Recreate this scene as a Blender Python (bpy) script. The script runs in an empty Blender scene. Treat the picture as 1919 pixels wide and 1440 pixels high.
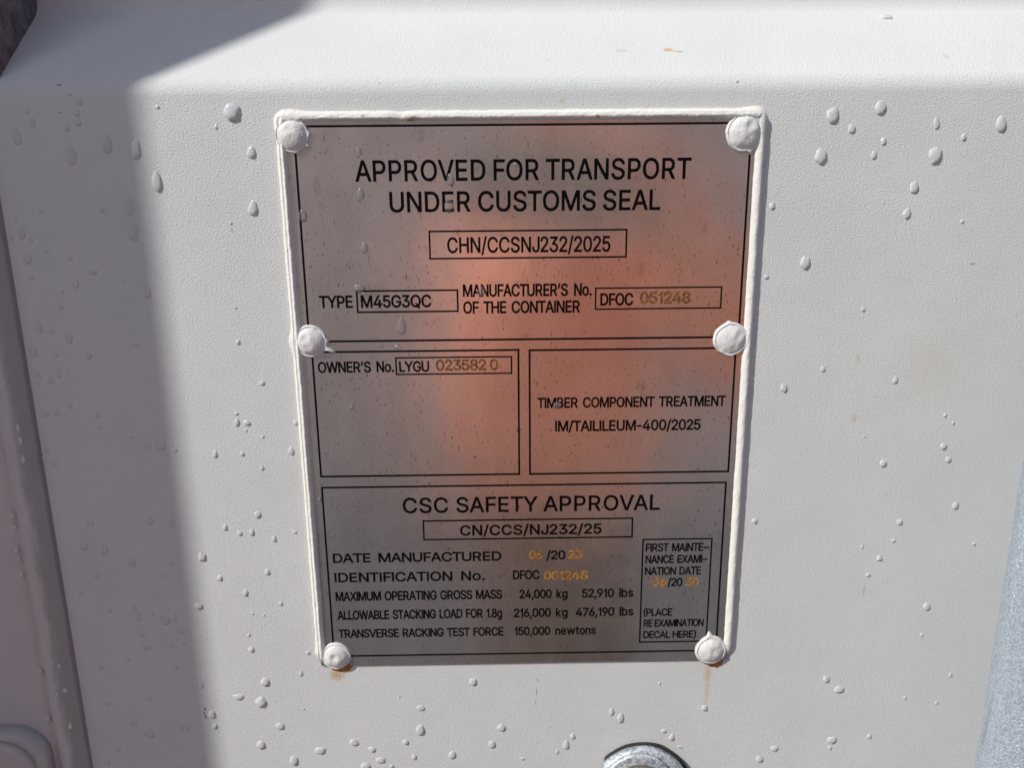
import bpy, bmesh, math, random
from mathutils import Vector, Matrix, noise, geometry

S = bpy.context.scene
COL = S.collection
rad = math.radians

# ------------------------------------------------------------------ camera
CAM = Vector((-0.00922803, -0.33464778, 0.09077198))
PITCH, YAW, ROLL = 0.22616341, 0.01057724, -0.00946529
FPX, PCX, PCY = 1350.0, 959.5, 720.0            # focal length and centre in photo pixels (1919 x 1440)
fwd = Vector((math.sin(YAW)*math.cos(PITCH), math.cos(YAW)*math.cos(PITCH), -math.sin(PITCH)))
r0 = Vector((math.cos(YAW), -math.sin(YAW), 0)); u0 = r0.cross(fwd)
RGT = r0*math.cos(ROLL) + u0*math.sin(ROLL)
UPV = u0*math.cos(ROLL) - r0*math.sin(ROLL)
cd = bpy.data.cameras.new('camera'); cam = bpy.data.objects.new('camera', cd); COL.objects.link(cam)
cam.matrix_world = Matrix(((RGT.x, UPV.x, -fwd.x, CAM.x), (RGT.y, UPV.y, -fwd.y, CAM.y), (RGT.z, UPV.z, -fwd.z, CAM.z), (0, 0, 0, 1)))
cd.sensor_width = 36.0; cd.sensor_fit = 'HORIZONTAL'; cd.lens = 36.0*FPX/1919.0
cd.clip_start = 0.01; cd.clip_end = 500
cd.dof.use_dof = True; cd.dof.focus_distance = 0.335; cd.dof.aperture_fstop = 9.0
S.camera = cam

# ------------------------------------------------------------------ light
TOSUN = Vector((-1.75, -1.0, 1.70)).normalized()
sun_el = math.asin(TOSUN.z)
w = bpy.data.worlds.new('World'); S.world = w; w.use_nodes = True
wn = w.node_tree.nodes; wl = w.node_tree.links
sky = wn.new('ShaderNodeTexSky'); sky.sky_type = 'NISHITA'; sky.sun_disc = False
sky.sun_elevation = sun_el; sky.sun_rotation = math.atan2(TOSUN.x, TOSUN.y)
sky.dust_density = 1.0; sky.air_density = 1.0
wn['Background'].inputs['Strength'].default_value = 0.11
wl.new(sky.outputs[0], wn['Background'].inputs['Color'])
sd = bpy.data.lights.new('sun', 'SUN'); sd.energy = 3.6; sd.angle = rad(0.53); sd.color = (1.0, 0.97, 0.93)
so = bpy.data.objects.new('sun', sd); COL.objects.link(so)
so.rotation_euler = (-TOSUN).to_track_quat('-Z', 'Y').to_euler(); so.location = TOSUN*20
S.view_settings.view_transform = 'Standard'; S.view_settings.look = 'None'
S.view_settings.exposure = 0.08; S.view_settings.gamma = 1.0; S.view_settings.use_curve_mapping = False
S.cycles.max_bounces = 10; S.cycles.transparent_max_bounces = 12
S.cycles.caustics_reflective = False; S.cycles.caustics_refractive = False

# ------------------------------------------------------------------ helpers
def ray(px, py):
    return (RGT*((px-PCX)/FPX) - UPV*((py-PCY)/FPX) + fwd)
def at(px, py, Y=0.0):
    d = ray(px, py); t = (Y-CAM.y)/d.y
    return CAM + d*t
def mpp(px, py, Y=0.0):                          # metres per photo pixel at that point of a plane parallel to the door
    return (at(px+1, py, Y)-at(px, py, Y)).length
def tag(o, label=None, cat=None, group=None, kind=None):
    if label: o['label'] = label
    if cat: o['category'] = cat
    if group: o['group'] = group
    if kind: o['kind'] = kind
    return o
def empty(name, loc=(0, 0, 0)):
    o = bpy.data.objects.new(name, None); o.location = loc; o.empty_display_size = 0.01; COL.objects.link(o); return o
def link(name, me, mat, parent=None, smooth=True):
    if mat: me.materials.append(mat)
    if smooth:
        for p in me.polygons: p.use_smooth = True
    o = bpy.data.objects.new(name, me); COL.objects.link(o)
    if parent:
        o.parent = parent; o.matrix_parent_inverse = Matrix.Translation(-parent.location)
    return o
def mesh(name, vs, fs, mat, parent=None, smooth=True):
    me = bpy.data.meshes.new(name); me.from_pydata([tuple(v) for v in vs], [], fs); me.update()
    return link(name, me, mat, parent, smooth)
def from_bm(name, bm, mat, parent=None, smooth=False):
    me = bpy.data.meshes.new(name); bmesh.ops.recalc_face_normals(bm, faces=bm.faces[:]); bm.to_mesh(me); bm.free()
    return link(name, me, mat, parent, smooth)
def grid_faces(n, m, off=0, closed=False):
    fs = []
    for i in range(n-1):
        for j in range(m if closed else m-1):
            a = off+i*m+j; b = off+i*m+(j+1) % m
            fs.append((a, b, b+m, a+m))
    return fs
def box_bm(bm, x0, x1, y0, y1, z0, z1):
    v = [bm.verts.new(p) for p in ((x0,y0,z0),(x1,y0,z0),(x1,y1,z0),(x0,y1,z0),(x0,y0,z1),(x1,y0,z1),(x1,y1,z1),(x0,y1,z1))]
    for f in ((0,1,2,3),(4,5,6,7),(0,1,5,4),(1,2,6,5),(2,3,7,6),(3,0,4,7)): bm.faces.new([v[i] for i in f])
    return v
def bevel(bm, w, seg=3, ang=0.6):
    es = [e for e in bm.edges if len(e.link_faces) == 2 and e.calc_face_angle() > ang]
    bmesh.ops.bevel(bm, geom=es, offset=w, segments=seg, affect='EDGES', profile=0.5)

# ------------------------------------------------------------------ materials
class NT:
    def __init__(s, name):
        s.m = bpy.data.materials.new(name); s.m.use_nodes = True
        s.t = s.m.node_tree; s.n = s.t.nodes; s.b = s.n['Principled BSDF']; s.out = s.n['Material Output']
    def new(s, t, **k):
        o = s.n.new(t)
        for a, v in k.items(): setattr(o, a, v)
        return o
    def lk(s, a, b): s.t.links.new(a, b)
    def coord(s):
        g = s.new('ShaderNodeNewGeometry'); return g.outputs['Position']
    def scaled(s, vec, sc, loc=(0, 0, 0)):
        m = s.new('ShaderNodeMapping'); m.inputs['Scale'].default_value = sc; m.inputs['Location'].default_value = loc
        s.lk(vec, m.inputs['Vector']); return m.outputs[0]
    def noise(s, vec, scale, detail=2, rough=0.5, dist=0.0):
        n = s.new('ShaderNodeTexNoise'); n.inputs['Scale'].default_value = scale; n.inputs['Detail'].default_value = detail
        n.inputs['Roughness'].default_value = rough; n.inputs['Distortion'].default_value = dist
        s.lk(vec, n.inputs['Vector']); return n.outputs['Fac']
    def ramp(s, fac, a, b, ca=0.0, cb=1.0):
        r = s.new('ShaderNodeMapRange'); r.interpolation_type = 'SMOOTHSTEP'
        for i, v in enumerate((a, b, ca, cb)): r.inputs[i+1].default_value = v
        s.lk(fac, r.inputs[0]); return r.outputs[0]
    def math(s, op, a, b=None):
        m = s.new('ShaderNodeMath', operation=op)
        for i, v in enumerate((a, b)):
            if v is None: continue
            if isinstance(v, (int, float)): m.inputs[i].default_value = v
            else: s.lk(v, m.inputs[i])
        return m.outputs[0]
    def mix(s, fac, a, b):
        m = s.new('ShaderNodeMix', data_type='RGBA')
        for sock, v in ((m.inputs[0], fac), (m.inputs[6], a), (m.inputs[7], b)):
            if isinstance(v, (int, float)): sock.default_value = v
            elif isinstance(v, tuple): sock.default_value = (*v, 1)
            else: s.lk(v, sock)
        return m.outputs[2]
    def bump(s, h, strength, dist, normal=None):
        b = s.new('ShaderNodeBump'); b.inputs['Strength'].default_value = strength; b.inputs['Distance'].default_value = dist
        s.lk(h, b.inputs['Height'])
        if normal: s.lk(normal, b.inputs['Normal'])
        return b.outputs[0]
    def stain(s, pos, px, py, rx, ry, soft=0.6, nscale=900, namt=0.7, cy=0.0):
        """mask of a stain with its own ragged outline round one point of the surface"""
        c = at(px, py, cy); k = mpp(px, py)
        m = s.new('ShaderNodeMapping'); m.vector_type = 'POINT'
        sx, sz = 1/(rx*k), 1/(ry*k)
        m.inputs['Scale'].default_value = (sx, 0, sz); m.inputs['Location'].default_value = (-c.x*sx, 0, -c.z*sz)
        s.lk(pos, m.inputs['Vector'])
        L = s.new('ShaderNodeVectorMath', operation='LENGTH'); s.lk(m.outputs[0], L.inputs[0])
        nz = s.noise(pos, nscale, 3, 0.6)
        d = s.math('ADD', L.outputs['Value'], s.math('MULTIPLY', s.math('SUBTRACT', nz, 0.5), namt*2))
        return s.ramp(d, 1.0, 1.0-soft)
    def set(s, **k):
        for a, v in k.items():
            i = s.b.inputs[a.replace('_', ' ')]
            if isinstance(v, (int, float)): i.default_value = v
            elif isinstance(v, tuple): i.default_value = (*v, 1) if len(v) == 3 else v
            else: s.lk(v, i)
        return s

def paint_material(name, col, bump=1.0, stains_and_shade=(), specks=True, rough=0.6):
    t = NT(name); p = t.coord()
    big = t.noise(p, 18, 3, 0.55)
    c = t.mix(t.ramp(big, 0.3, 0.7), tuple(v*0.965 for v in col), col)
    if specks:
        sp = t.noise(t.scaled(p, (1, 1, 0.8)), 330, 2, 0.6)
        c = t.mix(t.math('MULTIPLY', t.ramp(sp, 0.765, 0.80), 0.75), c, (0.20, 0.18, 0.16))
        sp2 = t.noise(t.scaled(p, (1, 1, 1), (3, 1, 2)), 700, 1, 0.5)
        c = t.mix(t.math('MULTIPLY', t.ramp(sp2, 0.79, 0.83), 0.6), c, (0.30, 0.29, 0.28))
    for (a, col2, amt) in stains_and_shade:
        msk = a(t, p)
        c = t.mix(t.math('MULTIPLY', msk, amt), c, col2)
    n1 = t.noise(t.scaled(p, (1, 1, 1.2)), 1120, 3, 0.6, 0.1)
    n2 = t.noise(p, 2700, 2, 0.5)
    h = t.math('ADD', n1, t.math('MULTIPLY', n2, 0.25))
    nb = t.bump(h, 0.95*bump, 0.00034)
    nb = t.bump(big, 0.25, 0.002, nb)
    t.set(Base_Color=c, Roughness=rough, Normal=nb)
    t.b.inputs['Specular IOR Level'].default_value = 0.25
    return t.m

def simple(name, col, rough=0.6, metal=0.0, nscale=60, var=0.2, bump=0.0, bscale=200, bdist=0.001):
    t = NT(name); p = t.coord()
    n = t.noise(p, nscale, 4, 0.6)
    c = t.mix(t.ramp(n, 0.3, 0.7), tuple(v*(1-var) for v in col), tuple(min(1, v*(1+var)) for v in col))
    t.set(Base_Color=c, Roughness=rough, Metallic=metal)
    if bump: t.set(Normal=t.bump(t.noise(p, bscale, 3), bump, bdist))
    return t.m

RUST = (0.42, 0.17, 0.03); YEL = (0.62, 0.44, 0.20); DARK = (0.12, 0.10, 0.09)
def st(px, py, rx, ry, soft=0.6, ns=900, na=0.7, cy=0.0):
    return lambda t, p: t.stain(p, px, py, rx, ry, soft, ns, na, cy)
door_stains = [
    (st(1325, 1295, 8, 60, 0.95, 600, 0.6), YEL, 0.38), (st(1326, 1262, 11, 24, 0.9, 800, 0.5), (0.62, 0.42, 0.16), 0.5),
    (st(632, 1266, 22, 16, 0.9, 700, 0.6), (0.58, 0.36, 0.12), 0.75),
    (st(1248, 97, 11, 4.5, 0.3, 2200, 0.6, 0.02), (0.66, 0.36, 0.10), 0.7), (st(1266, 101, 12, 2.5, 0.3, 2600, 0.8, 0.02), (0.55, 0.36, 0.14), 0.6),
    (st(1752, 113, 6, 9, 0.8, 1500, 0.6, 0.02), YEL, 0.45), (st(1053, 189, 8, 8, 0.9, 1300, 0.7), (0.55, 0.48, 0.30), 0.5),
    (st(1608, 672, 6, 16, 0.9, 1300, 0.8), YEL, 0.35), (st(1600, 785, 9, 14, 0.9, 1300, 0.8), YEL, 0.35),
    (st(1740, 690, 90, 120, 1.0, 120, 0.7), (0.70, 0.66, 0.55), 0.35),
    (st(1162, 99, 14, 4, 0.4, 2600, 0.8, 0.02), (0.40, 0.39, 0.37), 0.3),
    (st(384, 1330, 1.7, 4.5, 0.4, 2500, 0.5), (0.20, 0.06, 0.02), 0.95), (st(383, 1338, 1.7, 4, 0.4, 2500, 0.5), (0.20, 0.06, 0.02), 0.95), (st(386, 1345, 2, 4, 0.4, 2500, 0.5), (0.20, 0.06, 0.02), 0.95),
    (st(1008, 1276, 1.2, 4, 0.4, 2500, 0.6), DARK, 0.7), (st(1006, 1298, 1.0, 12, 0.5, 2500, 0.7), DARK, 0.6), (st(1004, 1316, 1.0, 9, 0.5, 2500, 0.7), DARK, 0.55),
    (st(108, 158, 6, 2.2, 0.4, 2000, 0.5), DARK, 0.7), (st(131, 177, 5, 1.8, 0.4, 2000, 0.5), DARK, 0.6), (st(113, 211, 4, 2, 0.4, 2000, 0.5), DARK, 0.5),
    (st(1823, 495, 6, 2.5, 0.5, 2000, 0.6), DARK, 0.5), (st(1619, 1108, 2, 14, 0.5, 2000, 0.6), (0.35, 0.33, 0.30), 0.5),
    (st(435, 432, 2, 6, 0.5, 2000, 0.6), (0.35, 0.27, 0.2), 0.6), (st(1008, 1395, 3, 3, 0.5), DARK, 0.2),
]
M = {}
M['door'] = paint_material('door paint', (0.755, 0.778, 0.755), 1.0, door_stains)
def seam_shade(t, p):  # shade of the seam's side face, painted as a broken dark band
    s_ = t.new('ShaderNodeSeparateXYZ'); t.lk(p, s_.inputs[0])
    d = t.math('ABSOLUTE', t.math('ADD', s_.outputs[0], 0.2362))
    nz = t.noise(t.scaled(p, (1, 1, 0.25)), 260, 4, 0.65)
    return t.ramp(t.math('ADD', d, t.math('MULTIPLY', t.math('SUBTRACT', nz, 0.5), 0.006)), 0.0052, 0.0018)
M['frame'] = paint_material('door frame paint', (0.69, 0.67, 0.655), 1.0, [(seam_shade, (0.25, 0.22, 0.22), 0.5)])
M['bead'] = paint_material('sealant paint', (0.86, 0.85, 0.795), 0.5, [
    (st(775, 222, 20, 7, 0.8, 1200, 0.6), (0.45, 0.28, 0.10), 0.6), (st(1119, 219, 4, 4, 0.5, 1500, 0.5), (0.45, 0.2, 0.06), 0.8),
    (st(770, 228, 9, 5, 0.5, 1500, 0.5), (0.25, 0.12, 0.05), 0.7), (st(682, 218, 4, 3, 0.4, 1500, 0.5), DARK, 0.6)], True, 0.45)
M['rivet'] = paint_material('rivet paint', (0.79, 0.79, 0.765), 0.45, (), True, 0.38)
M['rust'] = simple('rust crust', (0.42, 0.15, 0.025), 0.6, 0, 800, 0.5, 0.5, 1500, 0.0003)

# stainless plate: brushed metal with dust, specks and smears
t = NT('plate steel'); p = t.coord()
sp = t.noise(t.scaled(p, (1, 1, 0.42)), 900, 3, 0.65)
sp2 = t.noise(t.scaled(p, (1, 1, 0.55), (5, 0, 2)), 1500, 2, 0.6)
smear = t.noise(t.scaled(p, (1, 1, 0.6)), 55, 5, 0.6)
cl = t.noise(p, 38, 3, 0.6)
speck = t.math('MULTIPLY', t.ramp(sp, 0.61, 0.68), t.ramp(cl, 0.33, 0.60, 0.15, 1.0))
speck = t.math('MAXIMUM', speck, t.math('MULTIPLY', t.ramp(sp2, 0.68, 0.74), 0.8))
patch = None
for q in ((700, 545, 40, 22), (1205, 725, 9, 22), (985, 630, 14, 10), (1177, 992, 10, 12), (595, 350, 12, 30), (605, 385, 10, 14), (1200, 505, 14, 24), (790, 255, 10, 18), (1320, 430, 10, 18)):
    a = t.stain(p, *q, 0.9, 900, 0.8); patch = a if patch is None else t.math('MAXIMUM', patch, a)
speck = t.math('MAXIMUM', speck, t.math('MULTIPLY', t.math('MULTIPLY', patch, t.ramp(t.noise(p, 1300, 3, 0.6), 0.35, 0.65)), 0.40))
brush = t.noise(t.scaled(p, (0.02, 1, 1)), 2600, 2, 0.5)
colr = t.mix(t.ramp(smear, 0.3, 0.7), (0.82, 0.745, 0.67), (0.89, 0.815, 0.735))
colr = t.mix(t.math('MULTIPLY', speck, 0.85), colr, (0.13, 0.085, 0.065))
rg = t.math('ADD', t.math('MULTIPLY', smear, 0.09), 0.165)
t.set(Base_Color=colr, Metallic=0.92, Roughness=rg,
      Normal=t.bump(t.noise(p, 16, 3, 0.5), 0.6, 0.0012, t.bump(brush, 0.06, 0.00005)))
M['plate'] = t.m
M['ink'] = simple('black enamel', (0.004, 0.0035, 0.004), 0.6, 0, 500, 0.3)
M['ink'].node_tree.nodes['Principled BSDF'].inputs['Specular IOR Level'].default_value = 0.04
def stamp(name, dark, light):
    t = NT(name); p = t.coord(); n = t.noise(p, 1500, 3, 0.65)
    t.set(Base_Color=t.mix(t.ramp(n, 0.40, 0.60), dark, light), Roughness=0.8)
    return t.m
M['stamp'] = stamp('stamped rust digits', (0.085, 0.032, 0.006), (0.29, 0.125, 0.022))
M['stamp_bright'] = stamp('stamped ochre digits', (0.20, 0.075, 0.010), (0.58, 0.28, 0.05))

t = NT('rust crumbs'); p = t.coord()
n = t.noise(p, 1400, 3, 0.65)
t.set(Base_Color=t.mix(t.ramp(t.noise(p, 2200, 2), 0.4, 0.6), (0.10, 0.04, 0.01), (0.36, 0.19, 0.06)), Roughness=0.85, Alpha=t.ramp(n, 0.52, 0.60, 0.0, 0.65))
M['crumb'] = t.m

# galvanised steel: bluish spangle
def galv(name, col, sc, contrast, metal=0.5):
    t = NT(name); p = t.coord()
    v = t.new('ShaderNodeTexVoronoi'); v.inputs['Scale'].default_value = sc; t.lk(p, v.inputs['Vector'])
    sepr = t.new('ShaderNodeSeparateColor'); t.lk(v.outputs['Color'], sepr.inputs[0])
    n = t.noise(p, sc*0.8, 4, 0.7)
    streak = t.noise(t.scaled(p, (1, 1, 0.12)), 70, 4, 0.6)
    f = t.math('ADD', t.math('MULTIPLY', sepr.outputs[0], 0.5), t.math('MULTIPLY', n, 0.5))
    c = t.mix(t.ramp(f, 0.25, 0.75), tuple(x*(1-contrast) for x in col), tuple(min(1, x*(1+contrast)) for x in col))
    c = t.mix(t.math('MULTIPLY', t.ramp(streak, 0.60, 0.75), 0.55), c, (0.16, 0.15, 0.13))
    t.set(Base_Color=c, Metallic=metal, Roughness=t.ramp(sepr.outputs[1], 0, 1, 0.28, 0.55),
          Normal=t.bump(f, 0.6, 0.0004))
    return t.m
M['galv'] = galv('galvanised pipe', (0.52, 0.60, 0.68), 1800, 0.24)
M['galv2'] = galv('galvanised fitting', (0.60, 0.645, 0.68), 900, 0.36, 0.35)
M['bolt'] = simple('worn bolt steel', (0.42, 0.36, 0.30), 0.35, 0.9, 300, 0.25, 0.3, 600, 0.0004)
M['rubber'] = simple('black rubber', (0.02, 0.02, 0.02), 0.6, 0, 300, 0.3, 0.3, 800, 0.0003)
M['recess_strip'] = simple('dark recess strip', (0.19, 0.165, 0.19), 0.8, 0, 200, 0.4, 0.5, 300, 0.0008)
M['cast'] = paint_material('cast bracket paint', (0.62, 0.60, 0.575), 1.6)

# water
def water(name, body, amt, thru):
    t = NT(name)
    t.n.remove(t.b)
    tr = t.new('ShaderNodeBsdfTransparent'); tr.inputs[0].default_value = (0.97, 0.98, 0.98, 1)
    df = t.new('ShaderNodeBsdfDiffuse'); df.inputs[0].default_value = (*body, 1)
    tl = t.new('ShaderNodeBsdfTranslucent'); tl.inputs[0].default_value = (*body, 1)
    gl = t.new('ShaderNodeBsdfGlossy'); gl.inputs['Roughness'].default_value = 0.12
    fr = t.new('ShaderNodeFresnel'); fr.inputs[0].default_value = 1.42
    m0 = t.new('ShaderNodeMixShader'); m0.inputs[0].default_value = thru; t.lk(df.outputs[0], m0.inputs[1]); t.lk(tl.outputs[0], m0.inputs[2])
    m1 = t.new('ShaderNodeMixShader'); m1.inputs[0].default_value = amt; t.lk(tr.outputs[0], m1.inputs[1]); t.lk(m0.outputs[0], m1.inputs[2])
    m2 = t.new('ShaderNodeMixShader'); t.lk(fr.outputs[0], m2.inputs[0]); t.lk(m1.outputs[0], m2.inputs[1]); t.lk(gl.outputs[0], m2.inputs[2])
    t.lk(m2.outputs[0], t.out.inputs['Surface'])
    return t.m
M['drop'] = water('water on paint', (0.93, 0.94, 0.935), 0.72, 0.10)
M['drop2'] = water('water on steel', (0.85, 0.85, 0.85), 0.14, 0.3)
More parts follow.
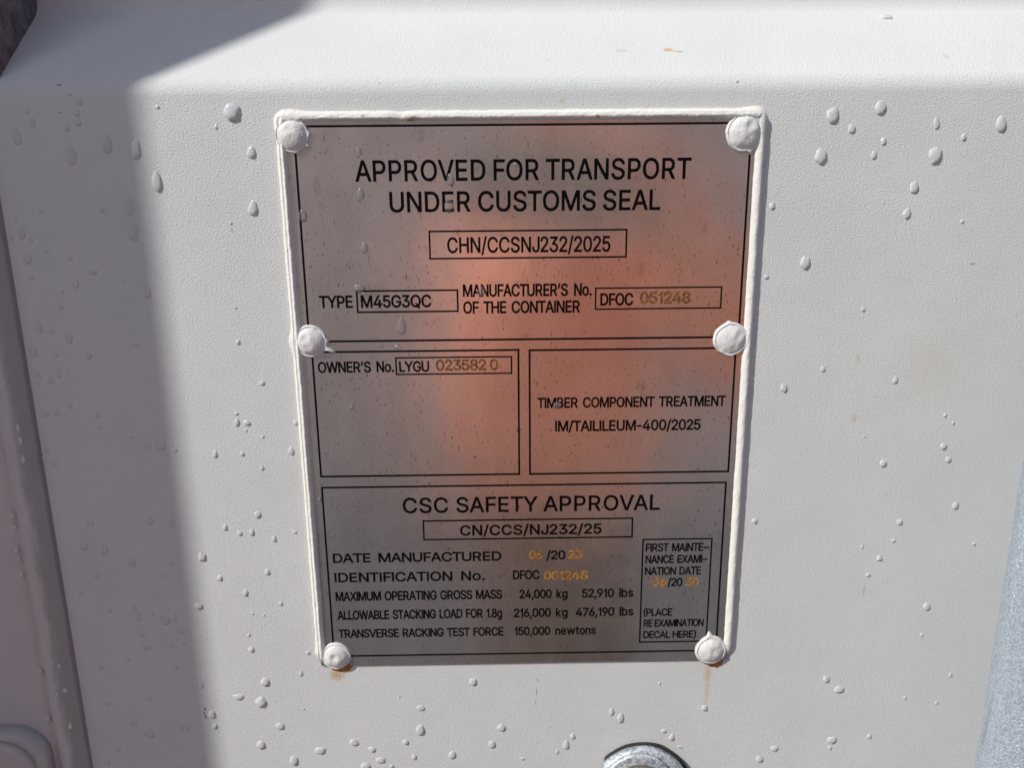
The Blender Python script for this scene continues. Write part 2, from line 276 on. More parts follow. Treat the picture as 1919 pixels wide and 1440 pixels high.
GLYPHS = {"(":[[89,156,89,207,89,244,93,283,101,324,108,364,119,404,132,441,145,479,160,511,177,539,196,539,216,539,236,539,219,504,204,467,191,428,178,389,168,351,161,313,155,276,151,240,151,207,151,176,154,146,160,115,166,83,176,51,188,16,201,-18,217,-56,236,-96,216,-96,196,-96,177,-96,148,-47,126,3,111,55,97,106]],")":[[57,-96,37,-96,57,-55,73,-17,86,18,98,53,107,85,113,116,119,147,122,177,122,207,122,240,118,276,112,313,105,351,95,389,82,428,70,467,55,504,37,539,57,539,77,539,97,539,113,511,128,479,142,441,155,404,165,364,173,323,180,283,184,244,184,207,184,156,177,104,161,53,146,2,125,-48,97,-96,77,-96]],",":[[53,-119,38,-119,48,-56,58,8,68,71,91,71,114,71,137,71,119,8,102,-56,84,-119,69,-119]],"-":[[263,244,337,244,337,226,337,207,337,188,263,188,188,188,114,188,114,207,114,226,114,244,188,244]],".":[[108,-4,95,-4,83,-4,72,0,63,9,54,18,50,28,50,41,50,54,54,65,63,73,72,82,83,87,95,87,108,87,119,82,128,73,137,65,141,54,141,41,141,28,137,18,128,9,119,0]],"/":[[216,533,235,533,180,330,126,127,71,-76,52,-76,33,-76,14,-76,69,127,124,330,178,533,197,533]],"0":[[264,-7,227,-7,189,-7,157,3,130,24,103,45,83,74,69,113,55,152,48,199,48,254,48,309,55,356,69,395,83,434,104,464,130,484,157,505,189,516,227,516,264,516,296,505,323,484,350,464,370,434,384,395,398,356,405,309,405,254,405,199,398,152,384,113,370,74,350,45,323,24,297,3],[202,50,227,50,252,50,273,58,290,74,308,90,321,113,330,144,339,174,344,211,344,254,344,297,339,334,330,365,321,395,308,419,290,435,273,451,252,460,227,460,202,460,180,451,163,435,146,419,132,395,123,365,114,334,109,297,109,254,109,211,114,174,123,144,132,113,146,90,163,74,180,58]],"1":[[210,405,210,405,210,405,165,375,165,375,165,375,110,350,110,350,110,350,110,405,110,405,110,405,165,435,165,435,165,435,205,470,205,470,205,470,225,509,225,509,225,509,272,509,272,509,272,509,272,0,272,0,272,0,210,0,210,0,210,0]],"2":[[172,0,64,0,64,16,64,32,64,47,121,108,177,168,234,229,254,249,270,267,282,282,295,298,304,313,311,327,317,341,320,356,320,371,320,390,316,405,308,419,299,432,288,442,273,449,259,456,242,460,224,460,204,460,187,456,172,447,158,439,147,428,139,413,131,399,127,382,127,362,107,362,86,362,66,362,66,392,72,419,86,442,100,465,119,483,143,496,167,509,194,516,225,516,255,516,282,509,306,497,329,484,348,467,361,445,374,424,381,399,381,372,381,354,378,335,371,318,364,300,353,280,336,259,319,237,296,211,267,180,229,140,191,100,153,60,153,59,153,58,153,57,231,57,310,57,389,57,389,38,389,19,389,0,281,0]],"3":[[252,-7,218,-7,187,-7,158,-1,133,10,107,21,86,37,70,57,54,78,46,103,44,132,66,132,87,132,109,132,111,114,117,99,126,87,136,75,149,65,165,59,181,53,199,50,219,50,239,50,258,53,275,61,292,68,305,79,315,93,324,107,329,124,329,145,329,163,325,181,316,196,307,212,293,224,275,234,256,243,231,248,201,248,186,248,172,248,157,248,157,265,157,282,157,299,200,349,244,399,288,448,288,450,288,451,288,452,215,452,142,452,70,452,70,471,70,490,70,509,171,509,272,509,372,509,372,493,372,477,372,461,319,400,265,339,211,278,211,282,211,285,211,289,249,293,281,288,308,276,335,263,356,246,371,222,386,199,393,173,393,145,393,115,385,89,370,66,355,43,335,25,309,12,282,0]],"4":[[164,105,40,105,40,123,40,141,40,158,109,275,178,392,247,509,268,509,289,509,311,509,243,394,176,280,109,166,109,165,109,164,109,163,210,163,312,163,413,163,413,144,413,125,413,105,289,105],[302,0,282,0,282,40,282,81,282,121,282,130,282,138,282,146,282,203,282,260,282,318,302,318,322,318,343,318,343,212,343,106,343,0,322,0]],"5":[[254,-7,221,-7,191,-7,164,-1,140,11,116,23,97,39,83,60,69,81,61,104,60,130,81,130,101,130,122,130,124,115,129,101,138,89,147,77,159,67,173,60,188,53,204,50,221,50,242,50,260,55,276,64,292,74,305,87,314,104,323,121,328,141,328,162,328,184,323,204,314,221,304,238,291,252,275,262,258,272,239,277,218,277,201,277,184,274,167,268,151,263,138,255,128,246,108,248,88,250,67,253,77,338,86,423,96,509,186,509,276,509,366,509,366,490,366,471,366,452,294,452,222,452,151,452,145,402,139,352,134,301,135,301,135,301,136,301,147,311,161,319,178,325,194,331,211,334,229,334,253,334,274,329,294,321,313,313,331,301,345,285,359,270,371,252,379,231,387,210,391,188,391,163,391,130,384,101,369,76,354,50,334,30,309,15,283,1]],"6":[[258,-7,226,-7,195,-7,167,0,142,15,118,29,98,49,84,74,71,100,64,129,64,162,64,186,69,212,80,239,91,266,110,300,137,340,176,396,214,453,252,509,276,509,299,509,322,509,265,426,208,344,151,261,149,261,147,261,145,261,150,271,157,280,165,288,174,296,184,302,196,307,207,312,221,314,235,314,266,314,293,308,316,295,339,282,357,263,370,240,382,216,389,189,389,157,389,125,382,97,368,73,354,48,334,28,310,14,286,0],[207,48,226,48,246,48,264,53,279,63,294,72,306,85,314,101,323,118,327,136,327,157,327,178,323,197,314,213,306,230,294,242,279,251,264,261,246,265,226,265,207,265,189,261,174,252,159,243,147,230,138,214,129,198,125,179,125,158,125,137,129,118,138,102,147,85,159,72,174,63,189,53]],"7":[[120,0,97,0,172,149,248,299,323,448,323,450,323,451,323,452,236,452,149,452,62,452,62,471,62,490,62,509,172,509,281,509,391,509,391,489,391,469,391,449,315,299,240,150,165,0,142,0]],"8":[[260,-7,226,-7,192,-7,162,-1,136,11,109,24,89,40,74,62,59,83,52,108,52,135,52,157,56,177,65,195,74,213,86,229,101,241,116,253,133,261,153,265,153,265,153,266,153,267,128,273,108,287,93,308,78,329,70,353,70,380,70,406,77,429,90,450,104,470,122,486,146,498,169,510,196,516,226,516,256,516,283,510,306,498,329,486,348,470,361,450,375,429,382,406,382,380,382,353,374,329,359,308,344,287,325,273,300,267,300,266,300,265,300,265,319,261,336,253,351,241,366,229,378,213,387,195,396,177,401,157,401,135,401,108,393,83,378,62,364,40,343,24,317,11,291,-1],[204,49,226,49,249,49,268,53,285,60,301,68,314,78,323,91,332,105,337,121,337,139,337,158,332,174,322,189,313,203,300,214,283,223,266,231,247,235,226,235,205,235,186,231,169,223,152,214,139,203,130,189,120,174,115,158,115,139,115,121,120,105,129,91,138,78,151,68,167,60,184,53],[208,290,226,290,244,290,260,293,274,300,288,307,299,318,307,330,315,343,319,358,319,376,319,393,315,407,308,420,300,433,289,443,275,449,261,456,245,460,226,460,208,460,191,456,177,449,163,443,152,433,145,420,137,407,133,393,133,376,133,358,137,343,145,330,152,318,163,307,178,300,192,293]],"9":[[195,516,226,516,258,516,286,508,310,494,335,480,354,460,368,434,382,409,389,380,389,347,389,323,383,297,373,270,362,243,343,209,315,168,277,112,239,56,200,0,177,0,154,0,130,0,187,83,244,165,301,248,303,248,305,248,307,248,303,238,296,229,287,221,279,213,269,207,257,202,245,197,232,195,218,195,187,195,160,201,137,214,114,227,96,245,83,269,70,292,64,320,64,352,64,384,71,412,85,436,99,461,118,480,143,494,167,508],[246,460,226,460,207,460,189,456,174,446,159,437,147,424,138,407,130,391,125,372,125,352,125,330,130,312,138,295,147,279,159,266,174,257,189,248,207,243,226,243,246,243,263,248,279,257,294,266,306,279,314,295,323,311,327,330,327,350,327,372,323,391,314,407,306,424,294,437,279,446,264,456]],"A":[[39,0,16,0,78,170,140,339,201,509,226,509,251,509,276,509,338,339,401,170,463,0,440,0,418,0,395,0,359,101,323,202,287,302,281,321,273,344,264,372,255,400,245,435,232,478,236,478,241,478,245,478,233,435,222,399,213,371,204,343,196,320,191,302,155,202,120,101,85,0,62,0],[197,142,110,142,110,161,110,180,110,199,197,199,283,199,370,199,370,180,370,161,370,142,283,142]],"B":[[122,0,60,0,60,170,60,339,60,509,120,509,181,509,241,509,276,509,306,503,329,491,352,479,369,462,381,442,392,422,398,399,398,374,398,352,394,334,387,320,379,306,369,294,356,286,344,277,330,271,315,267,315,265,315,264,315,262,331,261,347,255,363,245,379,235,392,221,402,203,413,185,418,163,418,136,418,111,412,87,400,67,388,46,370,30,344,18,319,6,287,0,247,0,184,0],[125,115,125,57,165,57,205,57,245,57,284,57,313,65,330,80,347,95,355,114,355,137,355,154,351,170,342,184,334,198,321,209,306,218,290,227,271,231,248,231,207,231,166,231,125,231,125,173],[125,341,125,285,162,285,200,285,238,285,257,285,273,289,288,296,303,303,315,313,323,326,332,339,336,355,336,372,336,395,328,414,313,429,297,444,273,452,240,452,202,452,163,452,125,452,125,396]],"C":[[293,-7,267,-7,223,-7,184,4,150,25,116,46,89,76,70,115,50,154,40,201,40,254,40,308,50,354,70,393,89,432,116,462,150,484,184,505,223,516,267,516,293,516,317,512,340,504,363,497,384,486,402,471,420,457,436,439,448,418,460,398,468,374,473,348,451,348,430,348,408,348,404,366,398,381,389,395,381,408,370,419,357,428,345,438,331,444,315,449,300,454,284,456,267,456,236,456,208,448,184,432,159,417,139,394,125,364,111,334,103,297,103,254,103,211,111,175,125,145,140,115,159,92,184,76,209,61,236,53,267,53,284,53,300,55,315,60,331,65,345,71,357,81,370,90,381,101,389,114,398,128,404,143,408,160,430,160,451,160,473,160,469,135,460,111,448,91,436,70,421,52,402,38,384,23,363,12,341,5,318,-3]],"D":[[271,0,219,0,178,0,137,0,96,0,96,19,96,38,96,57,136,57,175,57,215,57,256,57,291,65,318,81,345,97,366,119,379,149,392,179,399,214,399,255,399,296,392,331,379,361,366,390,346,412,320,428,293,444,260,452,221,452,178,452,136,452,93,452,93,471,93,490,93,509,137,509,181,509,225,509,275,509,317,499,353,478,388,458,415,429,433,391,452,353,462,308,462,255,462,202,452,157,433,119,414,81,387,51,351,31,314,10],[103,509,125,509,125,339,125,170,125,0,103,0,82,0,60,0,60,170,60,339,60,509,82,509]],"E":[[165,0,60,0,60,170,60,339,60,509,164,509,268,509,372,509,372,490,372,471,372,452,290,452,207,452,125,452,125,396,125,341,125,286,202,286,278,286,355,286,355,267,355,248,355,229,278,229,202,229,125,229,125,172,125,114,125,57,208,57,292,57,375,57,375,38,375,19,375,0,270,0]],"F":[[82,0,60,0,60,170,60,339,60,509,163,509,266,509,369,509,369,490,369,471,369,452,288,452,206,452,125,452,125,394,125,336,125,278,198,278,272,278,346,278,346,259,346,240,346,221,272,221,198,221,125,221,125,147,125,74,125,0,103,0]],"G":[[309,-7,269,-7,223,-7,184,4,149,25,115,46,88,77,69,116,50,155,40,201,40,254,40,308,50,354,69,393,88,432,115,462,149,484,183,505,221,516,265,516,292,516,317,512,340,504,364,496,385,484,403,469,422,454,437,437,449,416,461,396,470,373,474,349,452,349,430,349,408,349,403,365,396,380,387,393,379,406,368,417,356,427,344,436,330,444,315,448,300,453,283,456,265,456,235,456,208,448,183,432,159,417,139,394,125,364,111,334,103,297,103,254,103,211,111,175,125,145,140,115,159,92,184,76,209,61,237,53,269,53,297,53,323,59,345,71,367,83,384,101,396,123,409,146,415,172,415,202,421,201,428,200,434,199,384,199,333,199,283,199,283,218,283,237,283,256,348,256,413,256,478,256,478,237,478,219,478,200,478,158,469,122,451,91,433,60,408,36,377,19,345,2]],"H":[[82,0,60,0,60,170,60,339,60,509,82,509,103,509,125,509,125,435,125,362,125,289,214,289,303,289,392,289,392,362,392,435,392,509,414,509,435,509,457,509,457,339,457,170,457,0,435,0,414,0,392,0,392,77,392,155,392,232,303,232,214,232,125,232,125,155,125,77,125,0,103,0]],"I":[[60,0,60,0,60,0,60,509,60,509,60,509,122,509,122,509,122,509,122,0,122,0,122,0]],"J":[[230,-7,185,-7,140,-7,104,6,75,33,47,59,33,97,33,145,33,155,33,164,33,173,55,173,76,173,98,173,98,164,98,155,98,145,98,114,106,91,122,74,137,58,159,50,185,50,211,50,232,58,248,74,264,91,272,114,272,145,272,267,272,388,272,509,293,509,315,509,336,509,336,388,336,267,336,145,336,97,322,59,294,33,266,6]],"K":[[146,189,104,145,104,169,104,193,104,216,116,232,128,247,139,261,151,275,162,290,174,303,187,317,199,331,212,344,262,399,313,454,364,509,392,509,420,509,448,509,376,431,304,353,231,276,230,276,229,276,228,276,187,233],[82,0,60,0,60,170,60,339,60,509,82,509,103,509,125,509,125,451,125,392,125,334,124,298,124,261,124,225,124,214,124,204,125,193,125,129,125,64,125,0,103,0],[398,0,372,0,311,86,249,173,188,259,201,276,215,293,228,309,302,206,375,103,449,0,423,0]],"L":[[160,0,60,0,60,170,60,339,60,509,82,509,103,509,125,509,125,358,125,208,125,57,203,57,282,57,361,57,361,38,361,19,361,0,261,0]],"M":[[81,0,60,0,60,170,60,339,60,509,91,509,121,509,152,509,193,402,235,294,277,187,280,180,284,170,287,159,291,148,295,136,299,123,303,110,307,97,311,84,315,71,319,59,322,49,317,49,312,49,307,49,310,59,314,70,318,83,322,95,326,108,330,121,334,134,338,147,342,158,346,170,349,179,352,187,394,294,435,402,476,509,507,509,537,509,568,509,568,339,568,170,568,0,547,0,525,0,504,0,504,97,504,194,504,291,504,302,504,314,504,327,505,340,505,354,505,369,505,383,506,398,506,413,506,428,507,443,507,457,509,457,511,457,513,457,508,441,503,426,498,409,492,393,487,378,482,363,477,348,472,334,467,322,463,309,459,299,456,291,418,194,380,97,342,0,323,0,305,0,286,0,248,97,209,194,170,291,167,299,163,309,159,321,155,333,150,346,145,361,140,376,135,391,129,408,124,424,118,441,112,457,114,457,117,457,119,457,119,444,120,431,120,416,120,401,121,387,121,372,121,357,121,342,122,328,122,315,122,302,122,291,122,194,122,97,122,0,101,0]],"N":[[82,0,60,0,60,170,60,339,60,509,85,509,111,509,136,509,205,400,274,291,343,183,349,174,355,164,363,151,370,138,379,123,388,107,396,90,405,73,414,55,411,55,408,54,405,54,403,72,401,90,401,108,400,126,399,142,399,157,399,172,399,185,399,195,399,300,399,404,399,509,420,509,442,509,463,509,463,339,463,170,463,0,438,0,412,0,387,0,325,97,264,193,202,290,194,303,186,316,177,331,169,345,159,362,148,381,137,400,123,424,108,452,111,453,115,453,119,454,120,428,121,405,122,384,123,362,124,344,124,328,125,312,125,300,125,291,125,194,125,97,125,0,103,0]],"O":[[311,-7,267,-7,223,-7,184,4,150,25,116,46,90,76,70,115,50,154,40,201,40,254,40,308,50,354,70,393,90,432,116,462,150,484,184,505,223,516,267,516,311,516,350,505,384,484,418,462,444,432,464,393,483,354,493,308,493,254,493,201,483,154,464,115,444,76,418,46,384,25,350,4],[236,53,267,53,297,53,325,61,349,76,374,91,394,114,408,144,423,174,430,211,430,254,430,298,423,335,408,365,394,395,374,417,349,433,325,448,297,456,267,456,236,456,209,448,184,433,159,417,140,394,125,364,111,334,103,297,103,254,103,211,111,174,125,144,140,114,159,92,184,76,209,61]],"P":[[82,0,60,0,60,170,60,339,60,509,118,509,177,509,235,509,274,509,307,502,332,487,358,473,377,454,390,430,402,405,409,378,409,348,409,317,402,290,390,265,377,241,358,222,332,207,307,193,274,186,235,186,193,186,151,186,109,186,109,205,109,224,109,242,150,242,191,242,233,242,259,242,281,247,297,256,313,265,325,278,333,294,341,310,344,328,344,348,344,368,341,386,333,402,325,417,313,430,297,439,280,448,259,452,232,452,196,452,160,452,125,452,125,301,125,151,125,0,103,0]],"Q":[[274,121,245,159,268,159,290,159,313,159,332,134,351,109,369,85,374,78,379,71,384,65,412,27,440,-10,468,-48,446,-48,423,-48,401,-48,382,-23,364,2,346,27,341,33,336,39,331,46,302,84],[311,-7,267,-7,223,-7,184,4,150,25,116,46,90,76,70,115,50,154,40,201,40,254,40,308,50,354,70,393,90,432,116,462,150,484,184,505,223,516,267,516,311,516,350,505,384,484,418,462,444,432,464,393,483,354,493,308,493,254,493,201,483,154,464,115,444,76,418,46,384,25,350,4],[236,53,267,53,297,53,325,61,349,76,374,91,394,114,408,144,423,174,430,211,430,254,430,298,423,335,408,365,394,395,374,417,349,433,325,448,297,456,267,456,236,456,209,448,184,433,159,417,140,394,125,364,111,334,103,297,103,254,103,211,111,174,125,144,140,114,159,92,184,76,209,61]],"R":[[82,0,60,0,60,170,60,339,60,509,119,509,177,509,236,509,275,509,307,502,333,489,359,475,378,457,390,433,403,410,409,382,409,352,409,321,403,295,390,271,378,248,359,230,333,217,307,204,275,198,236,198,189,198,143,198,96,198,96,217,96,236,96,255,142,255,188,255,234,255,260,255,281,259,298,267,314,275,326,286,334,300,341,315,345,332,345,352,345,372,341,390,334,405,326,420,314,431,298,440,281,448,259,452,233,452,197,452,161,452,125,452,125,301,125,151,125,0,103,0],[378,0,353,0,312,76,271,153,230,229,254,229,279,229,303,229,344,153,386,76,428,0,403,0]],"S":[[263,-9,224,-9,187,-9,155,-3,128,9,100,21,79,38,64,60,49,82,40,107,38,137,60,137,82,137,104,137,106,117,112,101,123,88,134,75,149,65,166,59,184,52,203,49,224,49,247,49,268,53,286,60,304,68,319,78,329,92,340,105,346,121,346,139,346,155,341,169,332,179,323,189,311,198,296,205,281,211,264,217,245,222,224,228,204,234,184,239,142,251,109,268,86,289,63,311,52,339,52,372,52,401,60,426,75,448,90,469,111,486,138,498,164,510,194,516,227,516,261,516,290,510,316,498,342,486,362,469,377,449,392,428,400,404,401,378,380,378,358,378,337,378,335,403,323,423,302,437,281,451,256,459,225,459,203,459,184,455,167,448,151,441,138,431,129,418,120,406,115,391,115,376,115,358,120,344,131,334,142,323,154,314,169,308,184,302,199,297,212,293,230,289,247,284,264,279,279,275,295,270,312,264,328,257,344,248,359,238,373,227,385,214,395,198,404,181,408,162,408,139,408,111,401,86,386,64,372,41,351,24,323,11,296,-2]],"T":[[85,452,32,452,32,471,32,490,32,509,160,509,288,509,417,509,417,490,417,471,417,452,363,452,310,452,257,452,257,301,257,151,257,0,235,0,214,0,193,0,193,151,193,301,193,452,139,452]],"U":[[299,-8,259,-8,219,-8,184,0,154,15,124,31,101,53,85,80,68,107,60,138,60,173,60,285,60,397,60,509,81,509,103,509,124,509,124,399,124,288,124,178,124,154,130,132,141,113,152,94,167,79,187,68,207,57,231,52,259,52,287,52,311,57,331,68,351,79,366,94,377,113,387,132,393,154,393,178,393,288,393,399,393,509,414,509,436,509,457,509,457,397,457,285,457,173,457,138,449,107,433,80,416,53,393,31,363,15,334,0]],"V":[[229,0,204,0,141,170,79,339,16,509,39,509,62,509,84,509,120,408,156,307,192,206,198,189,206,166,215,137,224,109,235,73,248,31,243,31,239,31,235,31,247,74,258,110,267,138,276,166,284,189,290,206,325,307,360,408,395,509,417,509,440,509,463,509,401,339,340,170,278,0,253,0]],"W":[[180,0,155,0,109,170,63,339,16,509,38,509,60,509,82,509,109,404,136,300,163,196,168,179,172,163,175,145,179,128,183,111,187,94,190,76,194,58,197,40,194,40,192,40,189,40,193,58,196,76,200,94,203,111,207,128,211,145,215,163,220,179,224,196,251,300,279,404,306,509,331,509,355,509,380,509,407,404,434,300,462,196,466,179,470,163,474,145,478,128,482,111,486,94,490,76,494,58,497,40,494,40,491,40,488,40,492,58,495,76,499,94,502,111,506,128,510,145,515,163,519,179,523,196,550,300,576,404,603,509,625,509,647,509,670,509,623,339,577,170,530,0,505,0,480,0,455,0,426,108,397,215,368,323,362,344,357,367,351,391,346,416,341,444,336,475,341,475,345,475,350,475,345,445,340,419,335,395,330,371,324,347,318,323,289,215,260,108,230,0,205,0]],"X":[[43,0,18,0,84,95,151,190,217,284,217,268,217,252,217,236,155,327,92,418,29,509,54,509,79,509,104,509,129,473,153,437,178,400,188,385,197,372,204,361,211,350,217,340,223,329,229,318,236,306,243,292,240,292,236,292,232,292,239,306,246,318,252,329,258,339,264,350,272,361,279,372,288,385,298,400,323,437,348,473,374,509,398,509,422,509,446,509,384,419,321,329,259,239,259,255,259,271,259,287,324,191,390,96,456,0,431,0,406,0,382,0,352,43,322,86,292,129,283,143,275,155,268,165,262,175,256,185,250,195,244,206,238,217,230,231,235,231,240,231,244,231,238,218,231,207,225,196,219,186,213,176,206,166,199,155,191,143,182,129,152,86,122,43,91,0,67,0]],"Y":[[225,0,203,0,203,69,203,139,203,208,141,308,79,409,16,509,41,509,66,509,91,509,125,454,159,399,192,344,203,326,213,309,222,292,231,275,240,255,250,230,241,230,232,230,224,230,233,255,242,276,251,293,260,310,270,327,280,344,314,399,347,454,381,509,406,509,430,509,455,509,393,409,330,308,268,208,268,139,268,69,268,0,247,0]],"b":[[261,-8,229,-8,206,-8,187,-4,172,4,158,12,146,21,138,31,129,42,123,51,118,59,116,59,114,59,112,59,112,39,112,20,112,0,92,0,72,0,53,0,53,170,53,339,53,509,73,509,93,509,114,509,114,446,114,382,114,319,115,319,117,319,118,319,123,327,129,336,137,346,145,356,157,365,171,373,186,381,205,384,229,384,261,384,289,376,313,361,337,345,356,322,370,293,383,263,390,229,390,189,390,149,383,114,370,84,356,55,337,32,313,16,289,0],[197,47,220,47,244,47,263,53,279,66,295,78,308,95,316,117,324,138,328,162,328,189,328,216,324,240,316,261,308,282,296,299,280,311,264,324,244,330,220,330,197,330,177,324,161,312,145,300,133,284,125,263,117,242,113,217,113,189,113,161,117,136,125,115,133,94,146,77,162,65,178,53]],"e":[[238,-8,212,-8,175,-8,143,0,117,16,90,33,70,56,56,85,41,114,34,148,34,187,34,226,41,260,55,290,69,319,89,343,115,359,141,376,171,384,205,384,226,384,246,381,266,374,285,367,303,356,319,341,335,326,348,306,357,282,366,258,371,228,371,194,371,186,371,178,371,169,272,169,174,169,75,169,75,187,75,204,75,221,163,221,250,221,338,221,329,215,319,208,310,202,310,227,306,249,298,269,290,288,278,303,263,314,247,325,228,330,205,330,182,330,163,325,146,313,130,302,118,288,109,270,100,251,96,232,96,211,96,200,96,189,96,178,96,150,101,126,110,106,120,87,134,72,151,61,168,51,189,46,212,46,228,46,241,48,254,53,266,57,277,64,285,73,294,82,301,93,306,105,325,101,345,96,365,91,359,71,349,54,335,39,321,24,303,13,283,4,262,-4]],"g":[[238,-151,207,-151,179,-151,155,-147,134,-140,113,-132,96,-123,82,-110,69,-98,58,-84,51,-69,67,-60,84,-50,101,-41,107,-49,113,-57,122,-66,130,-75,141,-82,154,-88,168,-94,186,-97,207,-97,238,-97,263,-90,282,-75,302,-60,311,-37,311,-6,311,19,311,44,311,68,310,68,308,68,306,68,301,60,295,51,287,41,278,32,267,23,252,16,238,8,219,5,195,5,164,5,137,12,113,27,88,41,69,62,55,90,41,118,34,152,34,191,34,230,41,264,55,293,69,322,88,345,112,361,137,376,165,384,196,384,220,384,239,381,253,373,268,365,280,356,288,346,297,336,303,327,308,319,309,319,311,319,313,319,313,339,313,359,313,379,333,379,353,379,372,379,372,250,372,121,372,-9,372,-42,365,-69,350,-90,335,-111,316,-126,291,-136,266,-146],[181,59,205,59,228,59,248,64,264,75,280,86,292,101,300,121,308,141,312,165,312,193,312,220,308,243,300,264,292,284,280,301,264,312,248,324,228,330,205,330,181,330,161,324,145,312,129,299,117,283,109,262,100,242,96,219,96,193,96,166,100,143,109,123,117,103,129,87,145,76,162,65]],"k":[[132,158,110,137,110,162,110,187,110,212,113,212,117,212,121,212,175,268,230,323,284,379,310,379,335,379,360,379,301,319,243,259,184,199,182,199,179,199,177,199,155,178],[73,0,53,0,53,170,53,339,53,509,73,509,93,509,114,509,114,339,114,170,114,0,93,0],[320,0,294,0,245,62,197,124,148,186,162,200,177,214,191,229,252,152,312,76,372,0,346,0]],"l":[[53,0,53,0,53,0,53,530,53,530,53,530,112,530,112,530,112,530,112,0,112,0,112,0]],"n":[[114,249,114,227,114,151,114,76,114,0,93,0,73,0,53,0,53,126,53,253,53,379,72,379,92,379,112,379,112,349,112,318,112,287,109,287,106,287,102,287,114,322,131,347,152,362,174,377,199,384,227,384,253,384,276,379,295,369,314,358,330,342,341,321,352,299,357,273,357,240,357,160,357,80,357,0,337,0,316,0,296,0,296,78,296,157,296,235,296,265,288,288,273,304,258,321,237,329,210,329,192,329,175,325,161,317,146,309,135,298,126,283,118,267]],"o":[[242,-8,207,-8,173,-8,143,0,117,16,91,33,71,56,56,85,41,114,34,149,34,187,34,227,41,262,56,291,71,321,91,343,117,360,143,376,173,384,207,384,242,384,273,376,299,360,325,343,345,321,359,291,374,262,381,227,381,187,381,149,374,114,359,85,345,56,325,33,299,16,273,0],[182,46,207,46,233,46,254,53,270,66,287,79,299,96,307,117,315,139,319,162,319,187,319,213,315,236,307,258,299,280,287,297,270,310,254,323,233,330,207,330,182,330,161,323,145,310,129,297,116,280,108,258,100,237,96,213,96,187,96,162,100,139,108,117,116,96,129,79,145,66,161,53]],"s":[[211,-8,182,-8,156,-8,133,-4,112,3,92,11,75,23,62,38,49,53,40,72,36,94,55,98,74,102,94,107,99,86,109,70,124,60,139,50,158,45,181,45,208,45,229,51,244,62,260,74,268,87,268,103,268,116,263,127,254,136,245,144,231,151,212,155,191,160,170,165,149,170,115,178,89,191,72,208,55,225,47,247,47,274,47,296,53,315,65,332,77,348,94,361,115,370,136,380,160,384,187,384,213,384,235,380,254,372,272,365,287,353,299,339,310,325,319,309,324,290,305,286,287,281,268,277,263,292,255,304,243,316,230,327,212,333,187,333,165,333,146,327,131,317,116,306,109,293,109,277,109,263,114,252,124,243,134,235,150,228,172,223,191,218,210,214,229,209,264,201,290,188,306,171,323,154,331,133,331,107,331,84,325,64,312,47,300,30,282,16,260,6,237,-3]],"t":[[138,379,204,379,204,362,204,344,204,327,138,327,72,327,6,327,6,344,6,362,6,379,72,379],[65,345,65,471,85,471,106,471,126,471,126,347,126,222,126,98,126,81,129,69,136,61,143,54,154,50,170,50,174,50,179,50,185,51,191,52,197,53,202,54,206,36,209,19,213,2,207,0,200,-2,192,-3,184,-4,176,-4,168,-4,136,-4,110,4,92,21,74,38,65,62,65,93,65,219]],"w":[[158,0,138,0,99,126,61,253,23,379,44,379,66,379,87,379,103,324,118,269,133,214,140,191,147,165,154,137,161,108,168,76,175,41,172,41,168,41,165,41,172,75,179,106,186,135,193,163,199,190,206,214,221,269,237,324,252,379,273,379,295,379,316,379,332,324,347,269,362,214,368,190,375,164,382,136,388,107,395,76,402,41,399,41,395,41,391,41,399,75,406,107,413,135,420,164,427,190,434,214,449,269,465,324,480,379,502,379,523,379,545,379,506,253,468,126,429,0,409,0,389,0,368,0,352,57,335,114,319,172,314,189,309,207,305,225,300,243,295,261,291,280,286,299,281,318,277,338,281,338,286,338,291,338,286,319,281,299,277,280,272,261,267,243,263,225,258,206,253,189,248,172,231,114,215,57,199,0,178,0]],"\u2013":[[233,244,350,244,350,226,350,207,350,188,233,188,117,188,0,188,0,207,0,226,0,244,117,244]],"\u2019":[[67,318,52,318,62,382,72,445,82,509,105,509,128,509,151,509,133,445,116,382,98,318,83,318]]}

# ------------------------------------------------------------------ setting: ground
Z_G = -1.25
mg = simple('pale concrete ground', (0.40, 0.375, 0.345), 0.95, 0, 3, 0.3, 0.6, 40, 0.02)
g = mesh('ground', [(-150, -150, Z_G), (150, -150, Z_G), (150, 150, Z_G), (-150, 150, Z_G)], [(0, 1, 2, 3)], mg, None, False)
tag(g, kind='structure')

# ------------------------------------------------------------------ the container door
XE = -0.2350                                      # right edge of the left vertical frame member
def fillet(P, R, n=10):
    out = [P[0]]
    for i in range(1, len(P)-1):
        p = Vector(P[i]); a = (Vector(P[i-1])-p).normalized(); b = (Vector(P[i+1])-p).normalized()
        ang = a.angle(b); r = R[i-1]; t_ = r/math.tan(ang/2)
        c = p + (a+b).normalized()*(r/math.sin(ang/2)); s, e = p+a*t_-c, p+b*t_-c
        for k in range(n+1):
            v = s.slerp(e, k/n) if False else (s*(1-k/n)+e*(k/n)).normalized()*r
            out.append(tuple(c+v))
    out.append(P[-1]); return out
PROF = fillet([(0, -0.95), (0, 0.1488), (0.040, 0.1888), (0.040, 0.285), (0, 0.325), (0.0, 1.05)], [0.012, 0.014, 0.014, 0.012], 12)
PF = []
for (p0, p1) in zip(PROF, PROF[1:]):                 # support points so that the flats shade flat
    L_ = math.dist(p0, p1); PF.append(p0)
    if L_ > 0.02:
        for s_ in (0.001/L_, 0.5, 1-0.001/L_): PF.append((p0[0]+(p1[0]-p0[0])*s_, p0[1]+(p1[1]-p0[1])*s_))
PROF = PF+[PROF[-1]]
